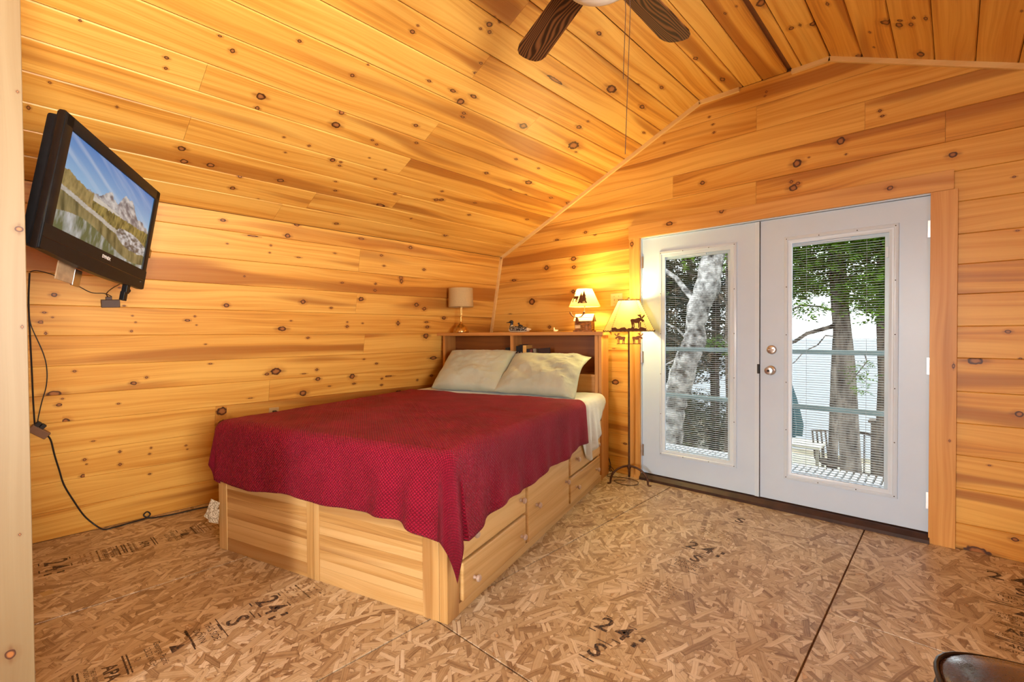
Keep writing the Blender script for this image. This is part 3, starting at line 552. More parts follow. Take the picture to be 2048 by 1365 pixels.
def rect_sweep(mb, x0, x1, z0, z1, prof, y):
    """profile (inset from the edge, height towards the room) swept round a rectangle with mitred corners"""
    n = len(prof); base = len(mb.v)
    for (cx, cz) in ((0, 0), (1, 0), (1, 1), (0, 1)):
        for (d, h) in prof:
            mb.v.append((x0+d if cx == 0 else x1-d, y-h, z0+d if cz == 0 else z1-d))
    for i in range(4):
        j = (i+1) % 4
        for k in range(n-1): mb.f.append((base+i*n+k, base+j*n+k, base+j*n+k+1, base+i*n+k+1))
    return mb
def french_door(n, x0, x1, lx0, lx1, lz0, lz1, label, hinge_x, knob=None):
    z0, z1 = 0.056, 2.079; y0 = YD+0.008; y1 = y0+0.045
    hx0, hx1, hz0, hz1 = lx0+.030, lx1-.030, lz0+.030, lz1-.030
    b = MB()
    for yy, fl_ in ((y0, 1), (y1, -1)):
        b.add([(x0, yy, z0), (x1, yy, z0), (x1, yy, z1), (x0, yy, z1), (hx0, yy, hz0), (hx1, yy, hz0), (hx1, yy, hz1), (hx0, yy, hz1)], [(0, 1, 5, 4), (1, 2, 6, 5), (2, 3, 7, 6), (3, 0, 4, 7)])
    b.f += [(0, 1, 9, 8), (1, 2, 10, 9), (2, 3, 11, 10), (3, 0, 8, 11), (4, 5, 13, 12), (5, 6, 14, 13), (6, 7, 15, 14), (7, 4, 12, 15)]
    d = b.build('door_%d' % n, M['door']); tag(d, label, None, kind='structure')
    f = MB(); rect_sweep(f, lx0, lx1, lz0, lz1, [(0, 0), (.003, .010), (.012, .014), (.022, .014), (.026, .009), (.034, .009), (.040, .006), (.050, .004), (.050, -.012)], y0)
    f.build('lite_frame', M['liteframe'], d, smooth=True)
    gx0, gx1, gz0, gz1 = lx0+.049, lx1-.049, lz0+.049, lz1-.049
    for yy in (y0+.010, y0+.036): MB().box(gx0-.01, gx1+.01, yy, yy+.003, gz0-.01, gz1+.01).build('glass_pane', M['glass'], d)
    # between-glass blind: head rail, slider track, slats, bottom rail, ladder cords
    hr = MB().box(gx0, gx1, y0+.014, y0+.032, gz1-.022, gz1); hr.cbox(gx0+.18, gx0+.34, y0+.004, y0+.016, gz1-.014, gz1-.002, .002); hr.build('blind_head_rail', M['liteframe'], d)
    tr_ = MB().box(gx1-.022, gx1, y0+.013, y0+.033, gz0, gz1); tr_.cbox(gx1-.020, gx1-.002, y0+.004, y0+.016, gz1-.16, gz1-.09, .003); tr_.build('blind_slider_track', M['liteframe'], d)
    MB().cbox(gx0+.004, gx1-.024, y0+.016, y0+.030, gz0+.002, gz0+.014, .002).build('blind_bottom_rail', M['liteframe'], d)
    sm = MB().prism([(-.0062, 0), (0, .0009), (.0062, 0), (.0062, .0004), (0, .0013), (-.0062, .0004)], (gx0+.003, 0, 0), (0, 1, 0), (0, 0, 1), gx1-gx0-.028).mesh('blind_slat'); sm.materials.append(M['slat'])
    z = gz0+.024
    while z < gz1-.030:
        place('blind_slat', sm, d, (0, y0+.023, z), (R(random.uniform(10, 14)), 0, 0)); z += 0.0160
    for xx in (gx0+.085, gx1-.115):
        MB().tube([(xx, y0+.0165, gz0+.01), (xx, y0+.0165, gz1-.02)], .0009, 5).build('ladder_cord', M['slat'], d)
    cm = MB().lathe([(.0035, 0), (.0035, .0015), (.002, .002)], 8).xform(Matrix.Rotation(R(90), 4, 'X')).mesh('screw_cap'); cm.materials.append(M['darkgap'])
    for xx in (lx0+.017, lx1-.017):
        for k in range(6): place('screw_cap', cm, d, (xx, y0-.0135, lz0+.017+(lz1-lz0-.034)*k/5))
    for k in (1, 2):
        for zz in (lz0+.017, lz1-.017): place('screw_cap', cm, d, (lx0+(lx1-lx0)*k/3, y0-.0135, zz))
    for zz in (.25, 1.06, 1.88):
        h = MB().tube([(hinge_x, YD-.005, zz-.05), (hinge_x, YD-.005, zz+.05)], .0065, 10); h.box(hinge_x-.018, hinge_x+.018, YD-.002, YD+.006, zz-.05, zz+.05)
        h.build('hinge', M['nickel'], d, smooth=True)
    return d
d1 = french_door(1, -1.986, -1.056, -1.828, -1.205, .232, 1.952, 'white left door with a blind inside its long glass', -1.990)
d2 = french_door(2, -1.043, -0.108, -0.888, -0.254, .222, 1.941, 'white right door with knob and deadbolt beside its long glass', -0.104)
MB().box(-1.078, -1.048, YD-.002, YD+.010, .056, 2.078).build('astragal', M['liteframe'], d1)
MB().box(-1.0475, -1.0435, YD+.006, YD+.05, .056, 2.078).build('weather_seal', M['darkgap'], d1)
rot90 = Matrix.Rotation(R(90), 4, 'X')
kx, ky = -0.972, YD+0.008
o = MB().lathe([(.034, 0), (.034, .004), (.030, .009), (.016, .012), (.012, .030), (.020, .038), (.028, .050), (.029, .060), (.024, .068), (.014, .070)], 28).xform(rot90).build('door_knob', M['nickel'], d2, True, (kx, ky, .993))
MB().lathe([(.009, 0), (.009, .003), (.006, .003), (.006, .001)], 16).xform(rot90).build('lock_button', M['darkgap'], o, True, (0, -.0695, 0))
o = MB().lathe([(.033, 0), (.033, .006), (.029, .012), (.024, .014)], 28).xform(rot90).build('deadbolt', M['nickel'], d2, True, (-.967, ky, 1.142))
MB().cbox(-.021, .021, -.026, -.013, -.0055, .0055, .003).build('thumb_turn', M['nickel'], o)
MB().cbox(-.012, .004, -.004, .004, -.035, .035, .003).build('strike_plate', M['darkgap'], d1, loc=(-1.050, YD-.001, 1.0))

# ------------------------------------------------------------------ outside
M['deckgrey'] = plain('weathered pale deck', (0.40, 0.40, 0.40), 0.7, vary=0.15, scale=8)
M['railgreen'] = plain('grey green painted rail', (0.13, 0.175, 0.165), 0.5)
def bark(name, a, b, sy):
    t = NT(name); p = t.coord(); x, y, z = t.sep(p)
    n = t.noise(t.comb(t.math('MULTIPLY', x, 9.0), t.math('MULTIPLY', y, 9.0), t.math('MULTIPLY', z, sy)), 1.0, 5, 0.65)
    t.set(color=t.ramp(n, [(0.36, a), (0.5, tuple((u+v)/2 for u, v in zip(a, b))), (0.60, b)]), rough=0.9, spec=0.1); t.bump(n, 0.8, 0.03); return t.m
M['birch'] = bark('birch bark', (0.02, 0.016, 0.012), (0.38, 0.355, 0.33), 9.0)
M['barkgrey'] = bark('grey conifer bark', (0.02, 0.015, 0.012), (0.25, 0.205, 0.17), 2.4)
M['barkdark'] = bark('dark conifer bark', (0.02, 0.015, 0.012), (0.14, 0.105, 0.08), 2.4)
def leafmat(name, a, b):
    t = NT(name); n = t.noise(t.coord(), 5.0, 3); n2 = t.noise(t.coord(), 40.0, 1)
    c = t.mix(t.map(t.math('ADD', t.math('MULTIPLY', n, .6), t.math('MULTIPLY', n2, .4)), 0.35, 0.65), a, b); t.set(color=c, rough=0.6, spec=0.2)
    tl = t.node('ShaderNodeBsdfTranslucent'); t.t.links.new(c, tl.inputs[0]); mx = t.node('ShaderNodeMixShader'); mx.inputs[0].default_value = 0.4
    t.t.links.new(t.bsdf.outputs[0], mx.inputs[1]); t.t.links.new(tl.outputs[0], mx.inputs[2]); t.t.links.new(mx.outputs[0], t.out.inputs[0]); return t.m
M['leaf'] = leafmat('bright hemlock needles', (0.02, 0.06, 0.003), (0.15, 0.30, 0.016))
M['leafdark'] = leafmat('dull understory leaves', (0.02, 0.045, 0.006), (0.16, 0.24, 0.03))
M['twig'] = leafmat('brown dead twigs', (0.05, 0.03, 0.018), (0.22, 0.16, 0.10))

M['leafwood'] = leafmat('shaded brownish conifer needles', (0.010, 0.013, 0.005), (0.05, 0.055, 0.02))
deck = thing('deck', 'pale slatted deck outside the white doors', 'deck', (-1.05, YD+.12, -0.03))
for k in range(56): 
    if k == 0: dm = MB().box(-.018, .018, 0, 1.42, -.03, 0).mesh('deck_slat'); dm.materials.append(M['deckgrey'])
    place('deck_slat', dm, deck, (-1.50+k*.0545, 0, 0))
for yy in (.12, .7, 1.3): MB().box(-1.55, 1.55, yy, yy+.05, -.20, -.031).build('joist', M['barkdark'], deck)
rail = thing('deck_railing', 'grey green horizontal rails of the deck outside the doors', 'railing', (-1.05, 5.27, 0))
for zz in (.545, 1.078): MB().cbox(-2.2, 2.0, -.02, .02, zz-.021, zz+.021, .004).build('rail', M['railgreen'], rail)
for xx in (-2.15, 1.95): MB().cbox(xx-.045, xx+.045, -.045, .045, -.3, 1.15, .006).build('post', M['railgreen'], rail)

tq = NT('forest floor'); n = tq.noise(tq.coord(), 1.3, 5); tq.set(color=tq.ramp(n, [(0.35, (0.05, 0.05, 0.015)), (0.5, (0.12, 0.09, 0.04)), (0.65, (0.20, 0.13, 0.07))]), rough=0.95); tq.bump(n, 0.6, 0.3)
gx = np.linspace(-40, 30, 60); gy = np.concatenate([np.linspace(YD+.3, 14, 24), np.linspace(15, 34, 20)])
GX, GY = np.meshgrid(gx, gy)
def ground_z(x, y):
    base = -0.65-np.clip(y-4.5, 0, 100)*0.165-0.35*np.clip((y-20)/10, 0, 1)
    bank = np.clip((-2.0-0.26*(y-YD)-x)/5.0, 0, 1.6)*1.7*np.clip((y-4.5)/4, 0, 1)      # wooded bank rising to the left
    return base+bank+0.25*(fbm(np.asarray(x)*.7+50, np.asarray(y)*.7+50, 5)-.5)
GZ = ground_z(GX, GY)
tag(MB().grid(np.stack([GX, GY, GZ], -1)).build('ground', tq.m, None, True), 'brown wooded slope falling towards the lake', None, kind='structure')
tl_ = NT('bright lake water'); w = tl_.noise(tl_.coord(), 0.6, 3); tl_.set(color=(0.160, 0.166, 0.175), rough=0.8, spec=0.08); tl_.bump(w, 0.15, 0.2)
tag(MB().add([(-300, 27, -5.2), (300, 27, -5.2), (300, 520, -5.2), (-300, 520, -5.2)], [(0, 1, 2, 3)]).build('lake', tl_.m), 'pale bright lake beyond the trees', None, kind='structure')

def sprays(center, rad, count, size, seed, flat=0.35, droop=0.3):
    """flat needle sprays: each a leaf-shaped fan of small triangles on a drooping twig"""
    g = np.random.default_rng(seed); V = []; F = []
    c = np.asarray(center, float); rad = np.asarray(rad, float)
    for k in range(count):
        d = g.normal(size=3); d /= np.linalg.norm(d); p = c+d*rad*g.random()**0.45
        az = g.uniform(0, 2*math.pi); dirv = np.array([math.cos(az), math.sin(az), -droop+g.normal()*.25]); dirv /= np.linalg.norm(dirv)
        sd = np.cross(dirv, [0, 0, 1]); sd /= np.linalg.norm(sd)+1e-6; sd = sd+np.array([0, 0, g.normal()*flat]); sd /= np.linalg.norm(sd)
        L = size*g.uniform(.7, 1.4)
        for j in range(4):
            q = p+dirv*L*j*.26
            for s in (-1, 1):
                tip = q+(sd*s*.75+dirv*.6)*L*(.42-.07*j)
                b = len(V); V += [tuple(q), tuple(q+dirv*L*.16), tuple(tip)]; F.append((b, b+1, b+2))
    return V, F
def foliage(parent, mat, clusters, seed, name='foliage'):
    mb = MB()
    for i, (c, r, n, s) in enumerate(clusters):
        V, F = sprays(c, r, n, s, seed*100+i); mb.add(V, F)
    o = mb.build(name, mat, parent, fixn=False); o['kind'] = 'stuff'; return o
def limb(mb, a, b, r0, r1, sag=0.1, n=6, seed=0):
    g = np.random.default_rng(seed); a = Vector(a); b = Vector(b); pts = []
    for i in range(n+1):
        t = i/n; p = a.lerp(b, t); p.z += sag*math.sin(math.pi*t); p += Vector(g.normal(size=3)*.03*(0 < i < n)); pts.append(p)
    return mb.tube(pts, [r0+(r1-r0)*i/n for i in range(n+1)], 7)
# leaning birch in front of the left door
bt = thing('birch_tree', 'leaning white birch trunk seen through the left door', 'tree', (-3.1, 6.68, -1.2))
path = [(-3.12, -1.2), (-3.08, -.5), (-3.03, .10), (-2.96, .40), (-2.80, .90), (-2.70, 1.14), (-2.68, 1.40), (-2.64, 1.62), (-2.53, 1.88), (-2.47, 2.15), (-2.38, 2.6), (-2.32, 3.3), (-2.2, 4.6)]
rads = [.20, .19, .17, .175, .17, .155, .135, .145, .17, .15, .14, .12, .09]
tp = []; tr2 = []
for i in range(len(path)-1):
    for k in range(4):
        t = k/4; tp.append((path[i][0]*(1-t)+path[i+1][0]*t+3.1+random.uniform(-.012, .012), 0, path[i][1]*(1-t)+path[i+1][1]*t+1.2)); tr2.append((rads[i]*(1-t)+rads[i+1]*t)*random.uniform(.93, 1.08))
MB().tube(tp, tr2, 14).build('trunk', M['birch'], bt, True)
for k, (a, b, r) in enumerate((((.42, 0, 2.9), (-.7, .2, 3.9), .045), ((.55, 0, 3.0), (1.0, -.1, 4.6), .07), ((.4, 0, 2.3), (-.5, .3, 2.75), .02), ((.45, 0, 2.6), (.9, .2, 2.2), .015), ((.25, 0, 2.1), (-.6, .1, 1.7), .018))):
    limb(MB(), a, b, r, r*.3, .08, seed=k).build('branch', M['birch'], bt, True)
foliage(bt, M['leafdark'], [((.1, .3, 2.25), (.35, .3, .12), 26, .10), ((.5, .2, 3.8), (.7, .5, .5), 60, .12), ((-.5, .3, 3.3), (.5, .4, .4), 50, .12)], 3)
def conifer(label, x, y, r, top_dx, top, mat, limbs, clusters, seed, lmat='leaf', z0=None, name='hemlock_tree'):
    z0 = float(ground_z(x, y))-.2 if z0 is None else z0
    t = thing(name, label, 'tree', (x, y, z0)); H = top-z0
    pts = [(top_dx*(i/10)+random.uniform(-.02, .02), random.uniform(-.02, .02), H*i/10) for i in range(11)]
    MB().tube(pts, [r*(1.12-.55*i/10)*(1.25 if i == 0 else 1) for i in range(11)], 14).build('trunk', mat, t, True)
    for k, (a, b, rr) in enumerate(limbs):
        limb(MB(), (a[0]-x, a[1]-y, a[2]-z0), (b[0]-x, b[1]-y, b[2]-z0), rr, rr*.35, .12, seed=seed+k).build('branch', mat, t, True)
    if clusters: foliage(t, M[lmat], [((c[0]-x, c[1]-y, c[2]-z0), rr, n, s) for (c, rr, n, s) in clusters], seed)
    return t
Y4 = YD+4
conifer('thick grey conifer trunk in the middle of the right door view', -0.97, Y4, .115, -.42, 6.0, M['barkgrey'],
        [((-1.1, Y4, 1.45), (-2.2, Y4-.6, .55), .035), ((-1.1, Y4, 1.6), (-1.9, Y4-.9, 1.35), .02), ((-1.15, Y4, 2.2), (-2.2, Y4-.3, 1.9), .03), ((-1.15, Y4, 2.0), (-.2, Y4-.5, 1.6), .025), ((-1.1, Y4, 1.2), (-1.7, Y4-.7, .75), .012)],
        [((-1.65, Y4-.3, 2.05), (.55, .6, .30), 800, .18), ((-1.55, Y4-.6, 1.62), (.42, .4, .20), 150, .16), ((-.75, Y4-.4, 1.75), (.40, .4, .38), 620, .18), ((-1.0, Y4-.3, 2.55), (.9, .7, .45), 1300, .19), ((-1.9, Y4, 2.6), (.7, .7, .5), 950, .19), ((-1.3, Y4, 3.6), (1.5, 1.2, .7), 500, .22), ((-.3, Y4-.2, 2.3), (.6, .6, .5), 800, .19), ((-1.5, Y4+.6, 2.3), (1.2, .5, .6), 900, .20), ((-.6, Y4+.8, 2.2), (.9, .5, .9), 760, .20)], 21)
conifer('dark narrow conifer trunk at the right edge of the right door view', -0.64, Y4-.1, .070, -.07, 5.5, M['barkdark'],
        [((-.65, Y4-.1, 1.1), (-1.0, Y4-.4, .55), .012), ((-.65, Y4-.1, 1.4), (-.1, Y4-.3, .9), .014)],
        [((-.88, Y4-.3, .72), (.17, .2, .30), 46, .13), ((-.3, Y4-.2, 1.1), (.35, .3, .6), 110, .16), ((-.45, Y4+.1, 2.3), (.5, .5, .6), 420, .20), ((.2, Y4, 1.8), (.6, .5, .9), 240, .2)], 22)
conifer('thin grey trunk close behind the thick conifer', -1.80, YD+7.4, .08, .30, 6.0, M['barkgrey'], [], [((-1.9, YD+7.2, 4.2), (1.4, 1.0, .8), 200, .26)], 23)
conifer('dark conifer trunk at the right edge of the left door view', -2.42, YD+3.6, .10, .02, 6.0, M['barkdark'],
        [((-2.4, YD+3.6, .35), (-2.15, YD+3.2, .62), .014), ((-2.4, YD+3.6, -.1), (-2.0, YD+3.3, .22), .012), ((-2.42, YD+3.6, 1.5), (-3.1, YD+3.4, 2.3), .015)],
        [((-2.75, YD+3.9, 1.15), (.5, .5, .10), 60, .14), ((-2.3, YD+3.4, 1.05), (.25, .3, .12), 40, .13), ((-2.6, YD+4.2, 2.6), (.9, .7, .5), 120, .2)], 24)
M['leaftwig'] = M['twig']
labs = ['nearest shadowy conifer on the bank behind the birch', 'bare shadowy conifer second on the bank behind the birch', 'shadowy conifer on the bank right of the birch', 'far left shadowy conifer on the bank', 'deepest shadowy conifer on the bank', 'shadowy conifer closing the gap between birch and dark trunk', 'farthest shadowy conifer at the back of the wooded bank']
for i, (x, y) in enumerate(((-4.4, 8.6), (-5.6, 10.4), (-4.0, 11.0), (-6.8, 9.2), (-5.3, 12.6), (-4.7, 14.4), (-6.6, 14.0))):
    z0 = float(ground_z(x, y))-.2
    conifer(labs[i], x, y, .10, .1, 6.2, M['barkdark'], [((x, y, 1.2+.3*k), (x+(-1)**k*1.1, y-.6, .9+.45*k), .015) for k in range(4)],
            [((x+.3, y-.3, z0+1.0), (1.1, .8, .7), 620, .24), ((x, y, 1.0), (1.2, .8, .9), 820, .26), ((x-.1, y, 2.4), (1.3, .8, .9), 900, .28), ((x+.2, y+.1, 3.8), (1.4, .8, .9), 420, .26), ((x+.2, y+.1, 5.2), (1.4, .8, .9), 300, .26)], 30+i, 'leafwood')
sh = []
for i in range(46):
    x = rng.uniform(-6.2, -2.7); y = rng.uniform(6.9, 11.5); sh.append(((x, y, float(ground_z(x, y))+.15), (.55, .5, .28), 60, .13))
us = foliage(None, M['leafdark'], sh, 60, 'understory'); tag(us, 'low green undergrowth on the wooded bank', 'undergrowth', kind='stuff')
sh = [((rng.uniform(-5.5, -3.0), rng.uniform(7.2, 10), rng.uniform(.2, 2.6)), (.6, .5, .5), 14, .2) for i in range(26)]
us = foliage(None, M['twig'], sh, 61, 'dead_twigs'); tag(us, 'tangle of brown dead twigs behind the birch', 'twigs', kind='stuff')

# lower terrace by the lake: umbrella, table, chair, far railing
M['teal'] = plain('dark teal canvas', (0.012, 0.055, 0.065), 0.8, vary=0.2)
M['canvas'] = plain('pale cream board', (0.66, 0.62, 0.50), 0.8)
M['greywood'] = plain('grey terrace wood', (0.34, 0.31, 0.24), 0.85, vary=0.2, scale=4)
ter = thing('terrace', 'grey boarded terrace below by the lake', 'terrace', (-2.6, 12.2, -1.75))
for k in range(18):
    if k == 0: dm = MB().box(-2.6, 3.4, -.07, .07, -.04, 0).mesh('terrace_board'); dm.materials.append(M['greywood'])
    place('terrace_board', dm, ter, (0, -1.4+k*.15, 0))
for xx in (-2.3, 0, 2.3): MB().box(xx-.06, xx+.06, -1.4, 1.1, -.9, -.04).build('beam', M['greywood'], ter)
um = thing('patio_umbrella', 'closed dark teal umbrella on the lakeside terrace', 'umbrella', (-2.72, 11.8, -1.75))
pr = []
for (z, r) in ((.75, .27), (1.0, .29), (1.3, .235), (1.6, .17), (1.9, .09), (2.05, .02)): pr.append((r, z))
mb = MB().lathe(pr, 32)
mb.v = [(x*(1+.16*math.cos(8*math.atan2(y, x))), y*(1+.16*math.cos(8*math.atan2(y, x))), z) for x, y, z in mb.v]
mb.build('folded_canopy', M['teal'], um, True); MB().tube([(0, 0, 0), (0, 0, 2.15)], .025, 10).build('pole', M['greywood'], um, True); MB().lathe([(.26, 0), (.26, .05), (.06, .09)], 20).build('base', M['barkdark'], um, True)
tb = thing('patio_table', 'pale cream topped table beside the closed umbrella', 'table', (-2.35, 11.3, -1.75))
MB().cbox(-.55, .42, -.35, .35, .68, .73, .01).build('table_top', M['canvas'], tb)
for sx in (-.48, .36):
    for sy in (-.28, .28): MB().box(sx-.025, sx+.025, sy-.025, sy+.025, 0, .68).build('leg', M['greywood'], tb)
ch_ = thing('patio_chair', 'dark mesh patio chair between table and trunks', 'chair', (-1.72, 11.2, -1.75), R(35))
MB().cbox(-.26, .26, -.25, .25, .40, .44, .01).build('seat', M['barkdark'], ch_); bk = MB()
for k in range(7): bk.bar((-.25+k*.083, .25, .42), (-.25+k*.083, .38, .98), .03, .012, (0, 1, 0))
bk.bar((-.27, .38, .98), (.27, .38, .98), .04, .02).build('backrest', M['barkdark'], ch_)
for sx in (-.23, .23):
    for sy in (-.22, .22): MB().tube([(sx, sy, 0), (sx, sy, .40)], .015, 6).build('leg', M['barkdark'], ch_)
fr_ = thing('terrace_railing', 'dark baluster railing seen right of the thick trunk', 'railing', (-1.05, 11.8, -1.75))
MB().bar((-.5, 0, 1.0), (1.2, .9, .55), .09, .05).build('hand_rail', M['barkdark'], fr_); MB().bar((-.5, 0, .15), (1.2, .9, -.1), .05, .05).build('lower_rail', M['barkdark'], fr_)
for k in range(14): MB().bar((-.4+k*.115, .05+k*.061, .15-k*.018), (-.4+k*.115, .05+k*.061, .98-k*.03), .02, .02).build('baluster', M['barkdark'], fr_)
MB().cbox(-.16, .02, -.09, .09, -.3, 1.2, .01).build('post', M['barkdark'], fr_); MB().cbox(-.2, .06, -.13, .13, 1.2, 1.26, .01).build('post_cap', M['barkdark'], fr_)

# ------------------------------------------------------------------ captain's bed with bookcase headboard
BW, BLEN = 1.656, 2.28
bed = thing('captains_bed', 'blond pine storage bed with drawers and a bookcase headboard', 'bed', (-1.609, 1.303, 0), R(15.5))
M['dark_gap'] = plain('dark recess', (0.10, 0.04, 0.015), 0.8)
M['knob'] = plain('brushed warm grey knob', (0.50, 0.36, 0.28), 0.35, vary=0.1)
wood(MB().box(-BW+.02, -.022, .02, BLEN, .02, .50), 'carcass', M['bedwood'], 1, bed, .3)
# foot end: two panels of edge-glued strips, three stiles
for (x0, x1) in ((-BW, -BW+.075), (-.893, -.842), (-.840, -.802), (-.135, -.045), (-.044, 0.0)):
    wood(MB().cbox(x0+.0004, x1-.0004, -.004, .022, 0, .515, .0012), 'stile', M['bedwood'], 2, bed, random.uniform(-.2, .7))
strips = [.0, .075, .115, .165, .20, .245, .285, .315, .365, .41, .465, .515]
for (x0, x1) in ((-BW+.075, -.893), (-.802, -.135)):
    for i in range(len(strips)-1):
        wood(MB().box(x0, x1, .0005*(i % 2), .022, strips[i]+.0002, strips[i+1]-.0002), 'panel_strip', M['bedwood'], 0, bed, [.0, -.35, .55, -.2, 1.0, -.4, .25, 1.1, -.5, -.1, .5][i]+random.uniform(-.15, .15))
# drawer side
wood(MB().box(-.022, 0, 0, .083, 0, .515), 'corner_board', M['bedwood'], 2, bed, .1)
wood(MB().box(-.022, -.002, .083, BLEN, 0, .046), 'bottom_rail', M['bedwood'], 1, bed, -.2)
wood(MB().box(-.022, -.002, .083, BLEN, .440, .515), 'top_rail', M['bedwood'], 1, bed, .1)
for b in (.745, 1.440): wood(MB().box(-.022, -.012, b, b+.045, .046, .44), 'divider', M['headwood'], 2, bed, 1.0)
wood(MB().box(-.022, -.012, .083, .12, .046, .44), 'divider', M['headwood'], 2, bed, .9)
def knob(parent, y, z):
    mb = MB().lathe([(.010, 0), (.008, .006), (.0065, .014), (.011, .018), (.0165, .023), (.017, .028), (.013, .034), (.004, .036)], 18).xform(Matrix.Rotation(R(90), 4, 'Y'))
    return mb.build('knob', M['knob'], parent, True, (.0185, y, z))
def front(name, y0, y1, z0, z1, knobs, tone):
    bm = MB().cbox(-.018, .018, y0, y1, z0, z1, .007)
    o = wood(bm, name, M['bedwood'], 1, bed, tone)
    for (y, z) in knobs: knob(o, y, z)
    return o
front('drawer', .093, .742, .056, .232, [(.183, .130), (.680, .130)], -.1)
front('drawer', .093, .742, .246, .434, [(.175, .338), (.672, .338)], .05)
front('cabinet_door', .772, 1.438, .056, .434, [(.884, .243), (1.370, .245)], -.05)
front('drawer', 1.468, 2.17, .056, .240, [(1.580, .150), (2.055, .155)], .15)
front('drawer', 1.468, 2.17, .254, .434, [(1.582, .352), (2.057, .360)], .05)
# headboard: side posts, back, shelf, divider, top
hb = wood(MB().box(-BW+.02, -.045, 2.462, 2.478, .02, 1.252), 'headboard', M['headback_shade'], 0, bed, .6); hb['label'] = 'open bookcase headboard'
wood(MB().box(-BW, -BW+.022, BLEN, 2.478, 0, 1.252), 'side_panel', M['headwood'], 2, hb, .3)
wood(MB().box(-.048, -.004, BLEN, 2.50, 0, 1.252), 'side_panel', M['headwood'], 2, hb, -.5)
wood(MB().cbox(-.058, -.028, BLEN-.014, BLEN+.004, 0, 1.252, .003), 'fluted_stile', M['headwood'], 2, hb, -.4)
wood(MB().cbox(-.026, .002, BLEN-.010, BLEN+.004, 0, 1.252, .003), 'fluted_stile', M['headwood'], 2, hb, -.5)
wood(MB().cbox(-BW-.002, -BW+.028, BLEN-.012, BLEN+.004, 0, 1.252, .003), 'fluted_stile', M['headwood'], 2, hb, .1)
wood(MB().cbox(-.885, -.853, BLEN-.004, 2.462, .912, 1.252, .002), 'divider', M['headwood'], 2, hb, 0)
wood(MB().cbox(-BW+.022, -.048, BLEN-.008, 2.462, .890, .912, .002), 'shelf', M['headwood'], 0, hb, -.1)
wood(MB().box(-BW+.022, -.048, BLEN, BLEN+.02, .02, .890), 'lower_panel', M['headwood'], 0, hb, .1)
tp_ = MB().prism([(-1.715, 2.245), (.022, 2.245), (.022, 2.515), (-1.64, 2.515), (-1.668, 2.44), (-1.712, 2.30)], (0, 0, 1.252), (1, 0, 0), (0, 1, 0), .030)
wood(tp_, 'top_board', M['headwood'], 0, hb, -.2)

# ------------------------------------------------------------------ mattress, sheet, bedspread
def cloth(name, c1, c2, rough, weave, quilt=None, sheen=0.3):
    t = NT(name); p = t.uv('cloth'); n = t.noise(p, 4.0, 2, dim='2D'); c = t.mix(t.map(n, 0.35, 0.65), c1, c2)
    t.set(color=c, rough=rough, spec=0.10, sheen=sheen); t.bsdf.inputs['Sheen Roughness'].default_value = 0.4
    if quilt:
        x, y, _ = t.sep(p)
        a = t.math('SINE', t.math('MULTIPLY', t.math('ADD', x, y), math.pi/quilt)); b = t.math('SINE', t.math('MULTIPLY', t.math('SUBTRACT', x, y), math.pi/quilt))
        h = t.math('POWER', t.math('ABSOLUTE', t.math('MULTIPLY', a, b)), 0.45)
        w = t.math('ADD', h, t.math('MULTIPLY', t.noise(p, 42.0, 2, dim='2D'), 1.1))
        t.bump(w, 1.0, 0.006)
        cc = t.mix(t.map(h, 0.0, 0.55), tuple(v*.38 for v in c1), c); t.set(color=cc)
    else:
        t.bump(t.noise(t.vmath('MULTIPLY', p, (1.0, 0.55, 1.0)), weave, 4, 0.6, dim='2D'), 0.55, 0.008)
    return t.m
M['spread'] = cloth('quilted dark red cotton', (0.27, 0.007, 0.028), (0.35, 0.010, 0.040), 0.6, 0, quilt=0.0165, sheen=0.05)
M['sheet'] = cloth('cream cotton sheet', (0.60, 0.62, 0.57), (0.68, 0.70, 0.65), 0.7, 18.0)
M['pillowcase'] = cloth('khaki cotton pillowcase', (0.40, 0.43, 0.335), (0.46, 0.49, 0.385), 0.7, 22.0)
M['tick'] = plain('mattress ticking', (0.70, 0.68, 0.62), 0.9)
mt = MB().cbox(-BW+.04, -.02, .03, 2.262, .502, .742, .05).build('mattress', M['tick'], None, True)
mt.location = bed.location; mt.rotation_euler = bed.rotation_euler; tag(mt, 'thick mattress hidden under the red bedspread and sheet', 'mattress')
RR = .065
def drape(t, flare):
    """distance past the start of the rounding -> (outward, down)"""
    q = RR*math.pi/2
    if t <= 0: return t, 0.0
    if t < q: return RR*math.sin(t/RR), RR*(1-math.cos(t/RR))
    return RR+flare*(t-q), RR+(t-q)*math.sqrt(max(0.0, 1-flare*flare))
def cloth_obj(name, pts, uvs, mat, thick):
    P = np.asarray(pts); h, w = P.shape[:2]
    o = MB().grid(P).build(name, mat, None, True, fixn=False)
    l = o.data.uv_layers.new(name='cloth'); U = np.asarray(uvs).reshape(-1, 2)
    for lp in o.data.loops: l.data[lp.index].uv = tuple(U[lp.vertex_index])
    sd = o.modifiers.new('thickness', 'SOLIDIFY'); sd.thickness = thick; sd.offset = -1
    o.location = bed.location; o.rotation_euler = bed.rotation_euler
    return o
XR, XL, YF = -.022, -BW+.030, .036                     # where the rounding starts (right, left, foot)
ZT = .765
ps = np.linspace(XL-.50, XR+.50, 150); qs = np.linspace(-.50, 1.74, 170)
pts = np.zeros((170, 150, 3)); uvs = np.zeros((170, 150, 2))
_pg, _qg = np.meshgrid(np.linspace(-2.1, .5, 150), np.linspace(-.4, 1.74, 170))
UND = .018*(fbm(_pg*3+9, _qg*3+4, 3)-.5)+.016*(fbm(_pg*3.5+20, _qg*10+_pg*3+30, 8)-.5)
